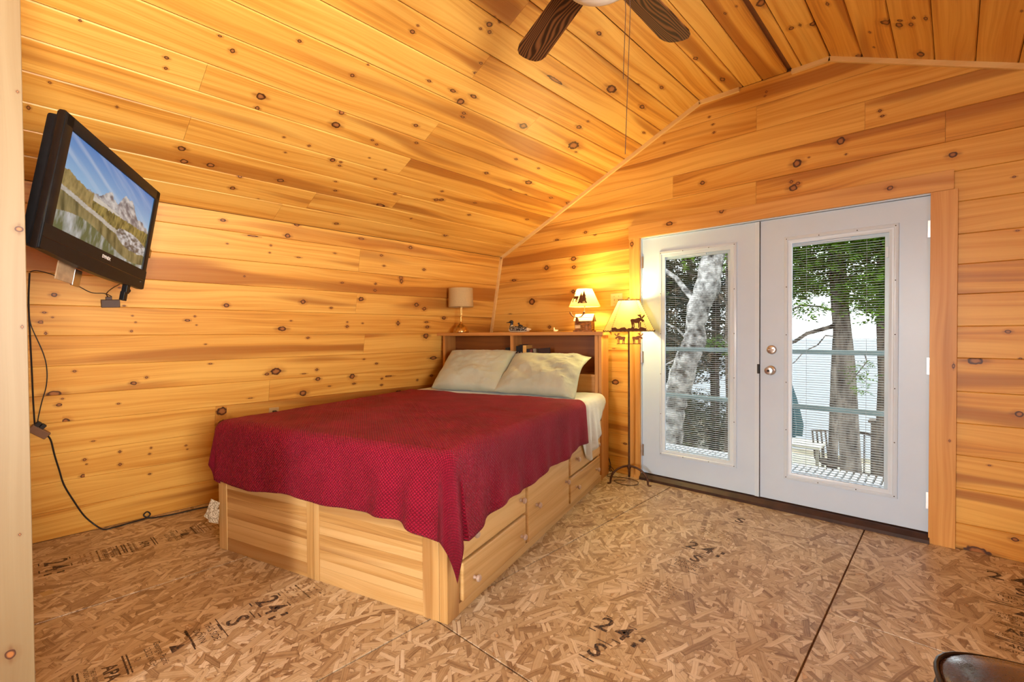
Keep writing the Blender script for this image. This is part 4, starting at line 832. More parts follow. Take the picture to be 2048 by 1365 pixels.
for i, v in enumerate(np.linspace(0, 1, 170)):
    for j, u in enumerate(np.linspace(0, 1, 150)):
        # cloth coordinates: overhang a little deeper near the foot on the right side
        bq = YF-.425+(1.74-YF+.425)*v
        oR = .378+.060*math.exp(-max(bq, 0)/.35)-.02*min(1, max(0, bq-.8))+.010*math.sin(bq*11); oL = .36
        p = XL-oL+(XR+oR-XL+oL)*u
        bq2 = bq
        if bq < YF:   # foot overhang varies along its width
            k = (YF-bq)/.425
            depth = .385+.012*math.sin(p*9+1)-.02*math.exp(-((p+.55)/.2)**2)+.035*math.exp(-((p+.05)/.12)**2)
            bq2 = YF-depth*k
        tx = p-XR if p > XR else (XL-p if p < XL else 0); sx = 1 if p > XR else -1
        ty = YF-bq2 if bq2 < YF else 0
        und = UND[i, j]
        if tx > 0 and ty > 0:
            rho = math.hypot(tx, ty); phi = math.atan2(ty, tx)
            fl = .05+.16*math.sin(2*phi)**2*(1.0 if sx > 0 else 1.1)+.05*math.sin(6*phi)*math.sin(2*phi)
            o_, d_ = drape(rho, fl)
            if sx < 0: o_ -= max(0.0, rho-.30)*1.1*math.sin(2*phi)**2
            X = (XR if sx > 0 else XL)+sx*o_*math.cos(phi); Y = YF-o_*math.sin(phi); Z = ZT-d_
        elif tx > 0:
            w = min(1, tx/.3); fold = .05+.07*math.exp(-((bq-.12)/.10)**2)+.055*math.exp(-((bq-.36)/.07)**2)-.02*math.exp(-((bq-.24)/.05)**2)+.03*math.sin(bq*15+.6)+.020*math.sin(bq*34+1)
            o_, d_ = drape(tx, max(0.0, fold)); X = (XR if sx > 0 else XL)+sx*o_; Y = bq; Z = ZT-d_
        elif ty > 0:
            fold = .05+.13*math.exp(-((p+.16)/.05)**2)+.11*math.exp(-((p+.34)/.06)**2)-.03*math.exp(-((p+.25)/.04)**2)+.018*math.sin(p*13)+.010*math.sin(p*33)+.06*math.exp(-((p+1.60)/.10)**2)
            o_, d_ = drape(ty, max(0.0, fold)); X = p; Y = YF-o_; Z = ZT-d_
        else:
            X, Y, Z = p, bq, ZT
        if tx == 0 or ty == 0: Z += und*(1 if tx == 0 and ty == 0 else .4)
        pts[i, j] = (X, Y, Z); uvs[i, j] = (p, bq2)
sp = cloth_obj('bedspread', pts, uvs, M['spread'], .006); tag(sp, 'quilted dark red bedspread hanging over the bed', 'bedspread')
tgm = NT('printed paper label'); n_ = tgm.voro(tgm.coord(), 130.0, dim='3D')['Distance']; tgm.set(color=tgm.mix(tgm.map(n_, .45, .55), (0.80, 0.72, 0.56), (0.40, 0.33, 0.22)), rough=0.8); M['label'] = tgm.m
for k, (dx, dy, dz, a) in enumerate(((0, 0, 0, 25), (.018, -.006, -.045, 10), (-.012, -.004, -.035, 35))):
    MB().cbox(-.028, .028, -.001, .001, -.045, .045, .0005).build('care_tag', M['label'], sp, loc=(-1.635+dx, -.050+dy, .262+dz), rot=(R(8), R(a), R(28)))
# sheet: shows at the head end, hangs to a point on the right
_pg, _qg = np.meshgrid(np.linspace(-2, .5, 90), np.linspace(1.6, 2.26, 60)); SUN = .012*(fbm(_pg*5+20, _qg*14, 21)-.5)
sn = 60; sm_ = 90; pts = np.zeros((sn, sm_, 3)); uvs = np.zeros((sn, sm_, 2))
for i in range(sn):
    b = 1.60+.655*i/(sn-1)
    ov = float(np.interp(b, [1.60, 1.70, 1.78, 1.90, 2.0, 2.1, 2.26], [.26, .36, .50, .42, .33, .20, .12]))
    for j in range(sm_):
        p = XL-.25+(XR+ov-XL+.25)*j/(sm_-1)
        tx = p-XR if p > XR else (XL-p if p < XL else 0); sx = 1 if p > XR else -1
        if tx > 0:
            fl = .06+.05*math.sin(b*30)+.10*math.exp(-((b-2.02)/.06)**2)+.05*math.sin(b*63+1)*min(1, tx/.2)
            if b < 1.77: fl = .01
            o_, d_ = drape(tx, max(0, fl)); o_ -= .014*min(1, max(0, (1.80-b)/.04)); X = (XR if sx > 0 else XL)+sx*o_; Z = ZT-.012-d_
        else:
            X = p; Z = ZT-.012+SUN[i, j]*(1 if b > 1.75 else 0)
        pts[i, j] = (X, b, Z); uvs[i, j] = (p, b)
st = cloth_obj('bed_sheet', pts, uvs, M['sheet'], .003); tag(st, 'cream sheet showing between red bedspread and pillows', 'sheet')

def pillow(name, label, a0, w, seed, tilt, yaw, bz, flap):
    """stuffed pillow with pinched seams, standing against the headboard"""
    N = 44; h = .50; T = .19; mb = MB(); base = None
    _u, _v = np.meshgrid(np.linspace(-1, 1, N+10), np.linspace(-1, 1, N)); WR = fbm(_u*3+seed+8, _v*3+8, seed)-.5; RID = 0.5-np.abs(fbm(_u*2.5+_v*2+20, _v*5-_u*3+30, seed+5)-.5)*6; RID = np.clip(RID, 0, 1)*np.clip(.25+.75*_u, 0, 1)
    for side in (1, -1):
        P = np.zeros((N, N+10, 3))
        for i in range(N):
            for j in range(N+10):
                u = -1+2*j/(N+9); v = -1+2*i/(N-1)
                k = (max(0, 1-abs(u)**2.6)*max(0, 1-abs(v)**2.6))**.46
                wr = .09*WR[i, j]+.05*RID[i, j]+.022*math.sin((u*6+v*9)+seed)*abs(u)*k
                cu = 1-.05*(1-abs(u))*0; sxp = (w/2)*u*(1-.045*(1-v*v))
                syp = (h/2)*v*(1-.055*(1-u*u))
                if flap and u > .72: k *= max(0.0, 1-(u-.72)/.28*.55); 
                z = side*(T/2*k+wr*k*.6)
                if flap and u > .72: z += .03*math.sin(v*3+1)*(u-.72)/.28
                P[i, j] = (sxp, syp, z)
        mb.grid(P if side > 0 else P[:, ::-1])
    o = mb.build(name, M['pillowcase'], None, True, fixn=False)
    bm = bmesh.new(); bm.from_mesh(o.data); bmesh.ops.remove_doubles(bm, verts=bm.verts[:], dist=.0006); bmesh.ops.recalc_face_normals(bm, faces=bm.faces[:]); bm.to_mesh(o.data); bm.free()
    o.data.polygons.foreach_set('use_smooth', [True]*len(o.data.polygons))
    l = o.data.uv_layers.new(name='cloth')
    for lp in o.data.loops: co = o.data.vertices[lp.vertex_index].co; l.data[lp.index].uv = (co.x+seed, co.y)
    Ml = Matrix.Translation((a0, 2.02, bz)) @ Matrix.Rotation(yaw, 4, 'Z') @ Matrix.Rotation(tilt, 4, 'X')
    o.matrix_world = Matrix.Translation(bed.location) @ Matrix.Rotation(R(15.5), 4, 'Z') @ Ml
    return o
p1 = pillow('pillow', None, -1.130, .70, 3, R(42), R(3), .940, False); tag(p1, 'khaki pillow on the wall side of the bed', 'pillow', 'pillows against the headboard')
p2 = pillow('pillow', None, -.445, .74, 9, R(38), R(-2), .928, True); tag(p2, 'rumpled khaki pillow nearest the tall lamp', 'pillow', 'pillows against the headboard')
bpy.context.view_layer.update()
BM = bed.matrix_world.copy()
def bw(a, b, z): return tuple(BM @ Vector((a, b, z)))
BRZ = R(15.5)

# ------------------------------------------------------------------ books on the headboard shelf
def book(label, a, b, t, h, d, cover, lean=0, title=None, tcol=None, rz=0, face=None):
    o = thing('book', label, 'book', bw(a, b, .912+.001+abs(math.sin(lean))*t*.5), BRZ+rz, 'books on the headboard shelf'); o.rotation_euler = (0, lean, BRZ+rz)
    m = plain('book cover '+label[:18], cover, 0.4, vary=0.1)
    c = MB().box(0, .003, 0, d, 0, h); c.box(t-.003, t, 0, d, 0, h); c.cbox(0, t, -.003, .002, 0, h, .001); c.build('cover', m, o)
    MB().box(.003, t-.003, .002, d-.004, .004, h-.004).build('pages', M['label'], o)
    if title:
        tm = text_mesh(title, t*.62 if not face else .026); tm.materials.append(plain('print '+title, tcol, .5, vary=0))
        if face: place('title', tm, o, (t/2, -.0036, h*.62), (R(90), 0, 0))
        else: place('title', tm, o, (t/2, -.0036, h*.55), (R(90), R(90), 0))
    return o
by = 2.33
book('thick black paperback first right of the headboard divider', -.848, by, .038, .238, .12, (.012, .010, .010), 0, 'COULTER', (.8, .75, .7))
book('black paperback with white spine title second from the divider', -.808, by, .026, .252, .12, (.015, .012, .014), 0, 'Clive Cussler', (.85, .8, .75))
book('tan paperback with yellow spine third from the divider', -.778, by, .036, .246, .13, (.80, .45, .12), 0, 'THE', (.45, .08, .03))
book('dark blue black paperback fourth from the divider', -.738, by, .036, .212, .12, (.012, .012, .022), 0, 'KARIN C', (.8, .8, .85))
book('thin brown paperback leaning fifth from the divider', -.696, by, .014, .210, .11, (.20, .06, .03), R(-5), None)
book('red brown leaning paperback sixth from the divider', -.674, by, .022, .209, .11, (.16, .035, .03), R(-8), None)
book('leaning paperback with pale spine seventh from the divider', -.640, by, .026, .213, .11, (.30, .24, .17), R(-9), 'T', (.05, .04, .03))
book('dark paperback turned cover forward at the end of the row', -.600, by, .115, .210, .020, (.035, .012, .012), R(-6), 'KENZIA', (.62, .20, .06), face=True)
book('black paperback with yellow print left of the headboard divider', -.965, by, .036, .222, .12, (.014, .012, .012), 0, 'YVES', (.6, .5, .1))
book('slim dark book touching the left of the headboard divider', -.924, by, .032, .226, .12, (.012, .010, .018), 0, None)

# ------------------------------------------------------------------ lamps and ornaments
MOOSE = [[(0, .50), (.04, .60), (.12, .63), (.3, .62), (.45, .68), (.56, .72), (.66, .70), (.72, .66), (.80, .62), (.88, .55), (.93, .48), (.90, .43), (.84, .44), (.80, .36), (.77, .44), (.70, .50), (.64, .45), (.61, .36), (.61, 0), (.53, 0), (.525, .30), (.50, .34), (.35, .33), (.24, .36), (.20, .28), (.175, .15), (.17, 0), (.09, 0), (.10, .15), (.06, .32), (.05, .42)],
         [(.63, .40), (.71, .40), (.69, 0), (.64, 0)], [(.20, .34), (.28, .34), (.27, .15), (.285, 0), (.22, 0), (.215, .15)],
         [(.70, .66), (.60, .80), (.50, .85), (.47, .95), (.56, .91), (.58, 1.0), (.64, .92), (.68, .98), (.71, .86), (.76, .69)], [(.74, .67), (.80, .80), (.86, .84), (.85, .95), (.90, .88), (.95, .97), (.97, .85), (.90, .76), (.80, .66)]]
PINE = [[(-.5, 0), (.5, 0), (.28, .25), (.40, .25), (.2, .5), (.3, .5), (.12, .75), (0, 1), (-.12, .75), (-.3, .5), (-.2, .5), (-.40, .25), (-.28, .25)]]
def silhouette(mb, polys, o, ax, ay, th, flip=False):
    for p in polys: mb.prism([((-x if flip else x), y) for x, y in p], o, ax, ay, th)
    return mb
def shade_mat(name, c, tr=0.5):
    t = NT(name); n = t.noise(t.coord(), 60, 3); cc = t.mix(t.map(n, .3, .7), tuple(v*.93 for v in c), c); t.set(color=cc, rough=.8, spec=.1)
    tl = t.node('ShaderNodeBsdfTranslucent'); t.t.links.new(cc, tl.inputs[0]); mx = t.node('ShaderNodeMixShader'); mx.inputs[0].default_value = tr
    t.t.links.new(t.bsdf.outputs[0], mx.inputs[1]); t.t.links.new(tl.outputs[0], mx.inputs[2]); t.t.links.new(mx.outputs[0], t.out.inputs[0]); return t.m
M['shadeparch'] = shade_mat('parchment lamp shade', (0.84, 0.64, 0.22), .30)
M['shadedrum'] = shade_mat('beige fabric drum shade', (0.62, 0.47, 0.24), .15)
M['rust'] = plain('rusty brown metal', (0.085, 0.035, 0.016), 0.5, 0.6, vary=0.3, scale=50)
M['moose'] = plain('russet cut metal', (0.14, 0.045, 0.015), 0.6, 0.2, vary=0.2)
M['brass'] = plain('antique brass', (0.55, 0.36, 0.13), 0.25, 1.0, vary=0.12)
M['cord'] = plain('black cable', (0.012, 0.010, 0.010), 0.5)
M['browncord'] = plain('brown cord', (0.07, 0.03, 0.015), 0.5)
tb_ = NT('warm bulb glow'); tb_.set(color=(1, .9, .7), emit=(1.0, .72, .30), es=6.0); M['bulb'] = tb_.m
WARM = (1.0, 0.83, 0.36)
def bulb(parent, z, watts, rad=.03, name='bulb'):
    MB().lathe([(.012, -.055), (.013, -.03), (.027, -.005), (.030, .012), (.024, .032), (.008, .042)], 16).build(name, M['bulb'], parent, True, (0, 0, z))
    d = bpy.data.lights.new('lamp_glow', 'POINT'); d.energy = watts; d.color = WARM; d.shadow_soft_size = .045
    o = bpy.data.objects.new('lamp_glow', d); col.objects.link(o); o.parent = parent; o.location = (0, 0, z+.01); return o

# floor lamp: chamfered four-sided laced shade, tripod of bent iron
camdir = math.atan2(-3.59, 2.01)          # towards the camera from the lamp
fl_ = thing('floor_lamp', 'tall iron floor lamp with laced parchment moose shade by the door', 'lamp', (-2.008, 3.590, 0), camdir+R(90))
MB().tube([(0, 0, .135), (0, 0, .6), (0, 0, 1.30)], [.0085, .0085, .0075], 10).build('pole', M['rust'], fl_, True)
for a in (200, 340, 90):
    c, s_ = math.cos(R(a)), math.sin(R(a)); pts = []
    for k in range(15):
        th = R(90)*k/14; pts.append((c*(.012+.150*math.sin(th)), s_*(.012+.150*math.sin(th)), .012+.132*math.cos(th)**.9 if k < 14 else .012))
    pts += [(c*.166, s_*.166, .006), (c*.188, s_*.188, .005)]
    MB().tube(pts, [.0095]*13+[.009, .0085, .008, .008], 8).build('leg', M['rust'], fl_, True)
MB().lathe([(.012, .118), (.016, .13), (.016, .145), (.010, .158)], 16).build('hub', M['rust'], fl_, True)
MB().tube([(0, 0, .118), (0, 0, .07)], .008, 8).build('hub_stem', M['rust'], fl_, True)
br = MB().bar((-.10, 0, 1.178), (.10, 0, 1.178), .006, .006); br.build('cross_bar', M['rust'], fl_)
for sx in (-1, 1):
    mb = silhouette(MB(), MOOSE, (sx*.026, -.0012, 1.181), (sx*.095*(1), 0, 0), (0, 0, .092), -.0024 if sx > 0 else .0024); mb.build('moose_cutout', M['moose'], fl_)
def oct_ring(w, ch, z): h = w/2; return [(h, h-ch, z), (h-ch, h, z), (-h+ch, h, z), (-h, h-ch, z), (-h, -h+ch, z), (-h+ch, -h, z), (h-ch, -h, z), (h, -h+ch, z)]
zb, zt = 1.282, 1.540
B0, T0 = oct_ring(.405, .062, zb), oct_ring(.165, .026, zt)
sh = MB(); sh.add(B0+T0, [(i, (i+1) % 8, 8+(i+1) % 8, 8+i) for i in range(8)]); shade = sh.build('lamp_shade', M['shadeparch'], fl_)
for ring, nm in ((B0, 'bottom_wire'), (T0, 'top_wire')): MB().tube(ring, .0028, 6, True).build(nm, M['rust'], shade)
lc = MB()
for i in range(8):
    a, b = Vector(B0[i]), Vector(T0[i]); out = Vector((a.x, a.y, 0)).normalized()*.003
    for k in range(16):
        p = a.lerp(b, (k+.2)/16)+out; q = a.lerp(b, (k+.8)/16)+out; tg_ = Vector((-a.y, a.x, 0)).normalized()*.006
        lc.bar(p-tg_, q+tg_, .0022, .0022)
for ring, n in ((B0, 9), (T0, 5)):
    for i in range(8):
        a, b = Vector(ring[i]), Vector(ring[(i+1) % 8]); m_ = n if (a-b).length > .1 else 3; out = Vector(((a+b).x, (a+b).y, 0)).normalized()*.003
        for k in range(m_):
            lc.bar(a.lerp(b, k/m_)+out+Vector((0, 0, .010)), a.lerp(b, (k+.5)/m_)+out+Vector((0, 0, .001)), .0024, .0024); lc.bar(a.lerp(b, (k+.5)/m_)+out+Vector((0, 0, .001)), a.lerp(b, (k+1)/m_)+out+Vector((0, 0, .010)), .0024, .0024)
lc.build('leather_lacing', M['rust'], shade)
# appliques on the front panel (facing -y locally)
fb0, fb1 = Vector((0, -.2025, zb)), Vector((0, -.0825, zt)); up = (fb1-fb0).normalized(); fo = fb0+Vector((0, -.0015, 0))
pr = [(-.135, .004)]
for k in range(19): pr.append((-.135+.27*k/18, .030+.008*math.sin(k*1.3)+.006*math.sin(k*2.9+1)))
pr.append((.135, .004)); MB().prism(pr, fo, (1, 0, 0), up, .0012).build('hill_applique', M['moose'], shade)
silhouette(MB(), MOOSE, fo+up*.032+Vector((.012, 0, 0)), (.118, 0, 0), up*.125, .0012).build('moose_applique', M['moose'], shade)
MB().lathe([(.004, 0), (.009, .006), (.011, .013), (.006, .020), (.001, .022)], 12).build('finial', M['rust'], shade, True, (0, 0, zt+.006))
hp = MB(); hp.tube([(0, 0, 1.30), (.05, 0, 1.36), (.052, 0, 1.44), (0, 0, 1.545)], .0016, 5); hp.tube([(0, 0, 1.30), (-.05, 0, 1.36), (-.052, 0, 1.44), (0, 0, 1.545)], .0016, 5)
for v in T0[::2]: hp.tube([(0, 0, zt), v], .0014, 5)
hp.build('harp', M['brass'], fl_, True)
bulb(fl_, 1.482, 36)
cdp = [(-2.06, 3.62, .004), (-2.13, 3.55, .004), (-2.02, 3.50, .004), (-1.93, 3.56, .004), (-1.97, 3.66, .004), (-2.10, 3.68, .004), (-2.22, 3.62, .004), (-2.26, 3.66, .004), (-2.24, 3.74, .02), (-2.30, 3.755, .06)]
def smooth_path(pts, n=8):
    P = [Vector(p) for p in pts]; out = []
    for i in range(len(P)-1):
        p0, p1, p2, p3 = P[max(i-1, 0)], P[i], P[i+1], P[min(i+2, len(P)-1)]
        for k in range(n):
            t = k/n; out.append(.5*((2*p1)+(-p0+p2)*t+(2*p0-5*p1+4*p2-p3)*t*t+(-p0+3*p1-3*p2+p3)*t**3))
    out.append(P[-1]); return out
lcord = MB().tube(smooth_path(cdp), .0028, 6).build('lamp_cord', M['browncord'], None, True); tag(lcord, 'thin brown lamp cord looped under the floor lamp', 'cord')
ct = MB(); 
for k in range(3): ct.tube(smooth_path([(-2.30+.02*k, 3.745, .005), (-2.345, 3.75, .06+.03*k), (-2.31, 3.75, .12+.01*k), (-2.28, 3.74, .05), (-2.33, 3.70, .006+.006*k)]), .0026, 6)
tag(ct.build('tangled_cords', M['cord'], None, True), 'tangle of dark cords on the floor behind the headboard post', 'cords')

# moose cabin lamp on the headboard
cl_ = thing('cabin_lamp', 'small log cabin lamp with a moose head under a conical shade', 'lamp', bw(-.190, 2.395, 1.2825), BRZ)
M['log'] = plain('varnished twig logs', (0.30, 0.13, 0.04), 0.5, vary=0.35, scale=60)
M['roofl'] = plain('pale shingle roof', (0.62, 0.48, 0.27), 0.7, vary=0.15)
MB().cbox(-.092, .090, -.055, .055, 0, .012, .003).build('base', M['log'], cl_)
for k in range(7):
    z = .019+k*.0125
    for yy in (-.040, .040): MB().tube([(-.078, yy, z), (.078, yy, z)], .0068, 8).build('log', M['log'], cl_, True)
    for xx in (-.068, .068): MB().tube([(xx, -.050, z+.006), (xx, .050, z+.006)], .0068, 8).build('log', M['log'], cl_, True)
MB().prism([(-.045, 0), (.045, 0), (0, .045)], (-.070, 0, .105), (0, 1, 0), (0, 0, 1), .140).build('gable', M['log'], cl_)
for s_ in (-1, 1): MB().bar((.005, s_*.032, .128), (.005, s_*.033, .129), .16, .001).build('roof_underlay', M['log'], cl_); 
for s_ in (-1, 1):
    MB().prism([(0, .160), (s_*.062, .098), (s_*.062, .092), (0, .152)], (-.085, 0, 0), (0, 1, 0), (0, 0, 1), .175).build('roof', M['roofl'], cl_)
mh = MB().lathe([(.002, 0), (.012, .006), (.017, .022), (.014, .042), (.010, .060), (.002, .066)], 14, sx=1.0, sy=.8).xform(Matrix.Translation((-.045, -.062, .070)) @ Matrix.Rotation(R(18), 4, 'X')).build('moose_head', M['moose'], cl_, True)
for s_ in (-1, 1):
    MB().tube(smooth_path([(-.045+s_*.008, -.062, .130), (-.045+s_*.035, -.066, .135), (-.045+s_*.058, -.070, .158), (-.045+s_*.066, -.070, .180)], 5), [.004]*6+[.006]*5+[.0085]*4+[.002], 8).build('antler', M['moose'], mh, True)
MB().cbox(-.070, -.020, -.062, -.050, .030, .060, .003).build('porch_rail', M['roofl'], cl_); MB().box(.02, .045, -.048, -.044, .014, .06).build('cabin_door', M['log'], cl_)
MB().tube([(0, 0, .15), (0, 0, .26)], .005, 8).build('stem', M['brass'], cl_, True)
ss = MB().lathe([(.139, .228), (.068, .384)], 40, cap=False).build('lamp_shade', M['shadeparch'], cl_, True)
for r, z in ((.139, .228), (.068, .384)): MB().tube([(r*math.cos(R(a)), r*math.sin(R(a)), z) for a in range(0, 360, 12)], .0022, 6, True).build('shade_rim', M['shadeparch'], ss, True)
def on_cone(polys, az0, z0, w, h, nm, flip=False):
    """silhouettes bent round the conical shade"""
    mb = MB()
    for p in polys:
        inn, outp = [], []
        for (x, y) in p:
            z = z0+y*h; r = .139+(.068-.139)*(z-.228)/(.384-.228); a = az0+((-x if flip else x)*w)/r
            inn.append(((r+.0008)*math.cos(a), (r+.0008)*math.sin(a), z)); outp.append(((r+.0018)*math.cos(a), (r+.0018)*math.sin(a), z))
        m_ = len(p); mb.add(inn+outp, [tuple(range(m_)), tuple(range(m_, 2*m_))]+[(i, (i+1) % m_, m_+(i+1) % m_, m_+i) for i in range(m_)])
    mb.build(nm, M['moose'], ss)
fa = R(-90-28-15.5+10)
on_cone(MOOSE, fa+.42, .262, .105, .085, 'moose_print', True)
for da, zz, w, h in ((-.72, .250, .03, .05), (-.52, .250, .024, .04), (.60, .250, .05, .105), (.86, .250, .06, .12)): on_cone(PINE, fa+da, zz, w, h, 'tree_print')
bulb(cl_, .330, 44)

# brass lamp with drum shade (unlit)
bl = thing('brass_lamp', 'unlit brass table lamp with beige drum shade by the left wall', 'lamp', bw(-1.455, 2.300, 1.2825), BRZ)
MB().lathe([(.078, 0), (.080, .006), (.078, .028), (.074, .032), (.068, .045), (.046, .066), (.024, .084), (.014, .094), (.012, .106), (.007, .112)], 36).build('base', M['brass'], bl, True)
MB().tube([(0, 0, .11), (0, 0, .30)], .0055, 10).build('stem', M['brass'], bl, True)
ds = MB().lathe([(.124, .258), (.125, .262), (.121, .440), (.120, .444)], 48, cap=False).build('lamp_shade', M['shadedrum'], bl, True)
MB().tube([(.025, -.02, .27), (.025, -.02, .175)], .0012, 5).build('pull_chain', M['brass'], bl); MB().lathe([(.003, 0), (.004, .01), (.002, .016)], 8).build('pull_knob', M['brass'], bl, True, (.025, -.02, .162))
sp_ = MB()
for a in (0, 120, 240): sp_.tube([(0, 0, .30), (.121*math.cos(R(a)), .121*math.sin(R(a)), .435)], .0016, 5)
sp_.build('shade_spider', M['brass'], bl)

# carved loon with a chick, and a tiny pale duck
td = NT('loon back checks'); vv = td.voro(td.vmath('MULTIPLY', td.coord(), (1, 1, 1.2)), 95.0, dim='3D')['Distance']; td.set(color=td.mix(td.map(vv, .30, .38), (.75, .70, .55), (.018, .014, .012)), rough=.45); M['loonback'] = td.m
M['loonblack'] = plain('glossy black paint', (.014, .011, .011), .35); M['loonwhite'] = plain('ivory paint', (.74, .62, .40), .5)
def loft(mb, secs, n=16):
    """sections (x, z centre, half width, half height)"""
    base = len(mb.v)
    for (x, z, w, h) in secs:
        for k in range(n):
            a = 2*math.pi*k/n; mb.v.append((x, w*math.cos(a), z+h*math.sin(a)))
    for i in range(len(secs)-1):
        for k in range(n): k2 = (k+1) % n; mb.f.append((base+i*n+k, base+i*n+k2, base+(i+1)*n+k2, base+(i+1)*n+k))
    mb.f += [tuple(base+k for k in range(n))[::-1], tuple(base+(len(secs)-1)*n+k for k in range(n))]; return mb
ln = thing('loon_decoy', 'carved black and white loon with a chick on its back', 'ornament', bw(-.845, 2.395, 1.2825), BRZ)
loft(MB(), [(-.105, .030, .012, .012), (-.098, .030, .030, .024), (-.075, .031, .042, .030), (-.02, .030, .046, .030), (.04, .029, .042, .028), (.075, .028, .030, .022), (.085, .028, .026, .018)]).build('body', M['loonback'], ln, True)
loft(MB(), [(.083, .028, .026, .018), (.10, .028, .018, .012), (.122, .027, .006, .004)]).build('tail', M['loonwhite'], ln, True)
loft(MB(), [(-.110, .024, .006, .010), (-.106, .026, .024, .020), (-.094, .028, .032, .025), (-.088, .030, .030, .024)]).build('breast', M['loonwhite'], ln, True)
loft(MB(), [(-.09, .012, .034, .012), (-.02, .010, .042, .0098), (.05, .011, .034, .010), (.10, .016, .012, .008)]).build('belly', M['loonwhite'], ln, True)
MB().tube([(-.083, 0, .042), (-.090, 0, .060), (-.085, 0, .078), (-.084, 0, .090)], [.024, .017, .013, .014], 14).build('neck', M['loonblack'], ln, True)
MB().tube([(-.084, 0, .056), (-.088, 0, .064)], [.019, .0175], 14).build('collar', M['loonwhite'], ln, True)
hd = loft(MB(), [(-.068, .099, .006, .007), (-.076, .101, .014, .014), (-.090, .103, .016, .016), (-.104, .100, .012, .012), (-.112, .098, .006, .007)]).build('head', M['loonblack'], ln, True)
MB().tube([(-.108, 0, .099), (-.128, 0, .096), (-.146, 0, .093)], [.006, .004, .0006], 8).build('bill', M['loonblack'], hd, True)
for s_ in (-1, 1): MB().lathe([(.0022, 0), (.0022, .001)], 8).build('eye', M['moose'], hd, True, (-.098, s_*.0145, .105))
ck = loft(MB(), [(-.012, .062, .004, .005), (-.006, .066, .012, .011), (.012, .065, .014, .010), (.035, .060, .004, .004)]).build('chick', M['loonblack'], ln, True)
MB().lathe([(.001, 0), (.008, .004), (.010, .010), (.008, .017), (.001, .020)], 12).build('chick_head', M['loonblack'], ck, True, (-.008, 0, .074))
MB().tube([(-.016, 0, .084), (-.026, 0, .083)], [.003, .0006], 6).build('chick_bill', M['loonblack'], ck, True)
dk = thing('duck_figurine', 'tiny pale duck figurine between loon and cabin lamp', 'ornament', bw(-.465, 2.38, 1.2825), BRZ)
loft(MB(), [(-.020, .012, .004, .006), (-.014, .012, .010, .011), (.006, .011, .011, .010), (.020, .014, .005, .005), (.026, .018, .001, .001)]).build('body', M['loonwhite'], dk, True)
MB().tube([(-.014, 0, .016), (-.015, 0, .028)], [.007, .005], 10).build('neck', M['loonwhite'], dk, True)
h_ = MB().lathe([(.001, 0), (.006, .003), (.0075, .008), (.006, .013), (.001, .016)], 12).build('head', M['loonwhite'], dk, True, (-.016, 0, .026)); MB().tube([(-.006, 0, .007), (-.015, 0, .006)], [.0025, .001], 6).build('bill', M['moose'], h_, True)

# ------------------------------------------------------------------ switch plate and wall outlet
M['ivory'] = plain('ivory plastic', (0.72, 0.52, 0.24), 0.35, vary=.02)
sw = thing('switch_plate', 'ivory double switch plate on the wall above the floor lamp', 'switch plate', (-2.234, YD, 1.570))
MB().cbox(-.060, .060, -.006, 0, -.058, .058, .003).build('plate', M['ivory'], sw)
for xx in (-.023, .023): MB().cbox(xx-.005, xx+.005, -.016, -.005, -.010, .006, .002).build('toggle', M['ivory'], sw)
for xx in (-.023, .023):
    for zz in (-.030, .030): MB().lathe([(.003, 0), (.003, .001)], 8).xform(rot90).build('screw', M['rust'], sw, loc=(xx, -.006, zz))
eL = (PK1-PA).normalized()
def on_left(s, y, w=0.0): q = PA+eL*s; n = Vector((eL.y, -eL.x)); return (q.x+n.x*w, y, q.y+n.y*w)
FL = Matrix(((0, eL.x, eL.y), (1, 0, 0), (0, eL.y, -eL.x)))     # columns: along y, up the wall, out of the wall
ou = bpy.data.objects.new('wall_outlet', None); col.objects.link(ou); p = on_left(.648, 1.460, .0005)
ou.matrix_world = Matrix.Translation(p) @ FL.to_4x4(); tag(ou, 'ivory wall outlet with a black plug above the red bedspread', 'outlet')
MB().cbox(-.038, .038, -.058, .058, 0, .006, .003).build('plate', M['ivory'], ou)
for yy in (-.022, .022):
    f_ = MB().lathe([(.017, .006), (.017, .008), (.015, .0085)], 20).build('socket', M['ivory'], ou, True, (0, yy, 0))
    for xx in (-.006, .006): MB().box(xx-.001, xx+.001, -.004, .004, .0085, .0088).build('slot', M['cord'], f_)
MB().cbox(-.014, .016, .006, .036, .008, .040, .005).build('plug', M['cord'], ou)

# ------------------------------------------------------------------ television on the left
M['tvblack'] = plain('satin black plastic', (0.007, 0.008, 0.010), 0.42, vary=.2, spec=.22); M['tvgloss'] = plain('piano black plastic', (0.006, 0.006, 0.007), 0.12, vary=.1)
r1 = Vector((-.8507, .5236, -.0455)).normalized(); dn = Vector((.0378, -.1027, -.526)).normalized()
dn2 = (dn-.5*r1*dn.dot(r1)).normalized(); r1b = (r1-dn2*r1.dot(dn2)).normalized(); up_ = -dn2; nz = r1b.cross(up_)
ctr = (Vector((-2.470, .180, 2.099))+Vector((-3.151, .599, 2.062))+Vector((-2.432, .078, 1.573))+Vector((-3.113, .497, 1.536)))/4
tv = bpy.data.objects.new('television', None); col.objects.link(tv)
tv.matrix_world = Matrix(((r1b.x, up_.x, nz.x, ctr.x), (r1b.y, up_.y, nz.y, ctr.y), (r1b.z, up_.z, nz.z, ctr.z), (0, 0, 0, 1)))
tag(tv, 'black flat screen television showing a mountain lake on a wall arm', 'television')
TW, TH = .80, .535; hx, hy = TW/2, TH/2
bz = MB(); sx0, sx1, sy0, sy1 = -hx+.052, hx-.046, -hy+.098, hy-.052
n_ = 14
def ell(x, y): return y-(.014*(1-(x/hx)**2) if y < 0 else 0)
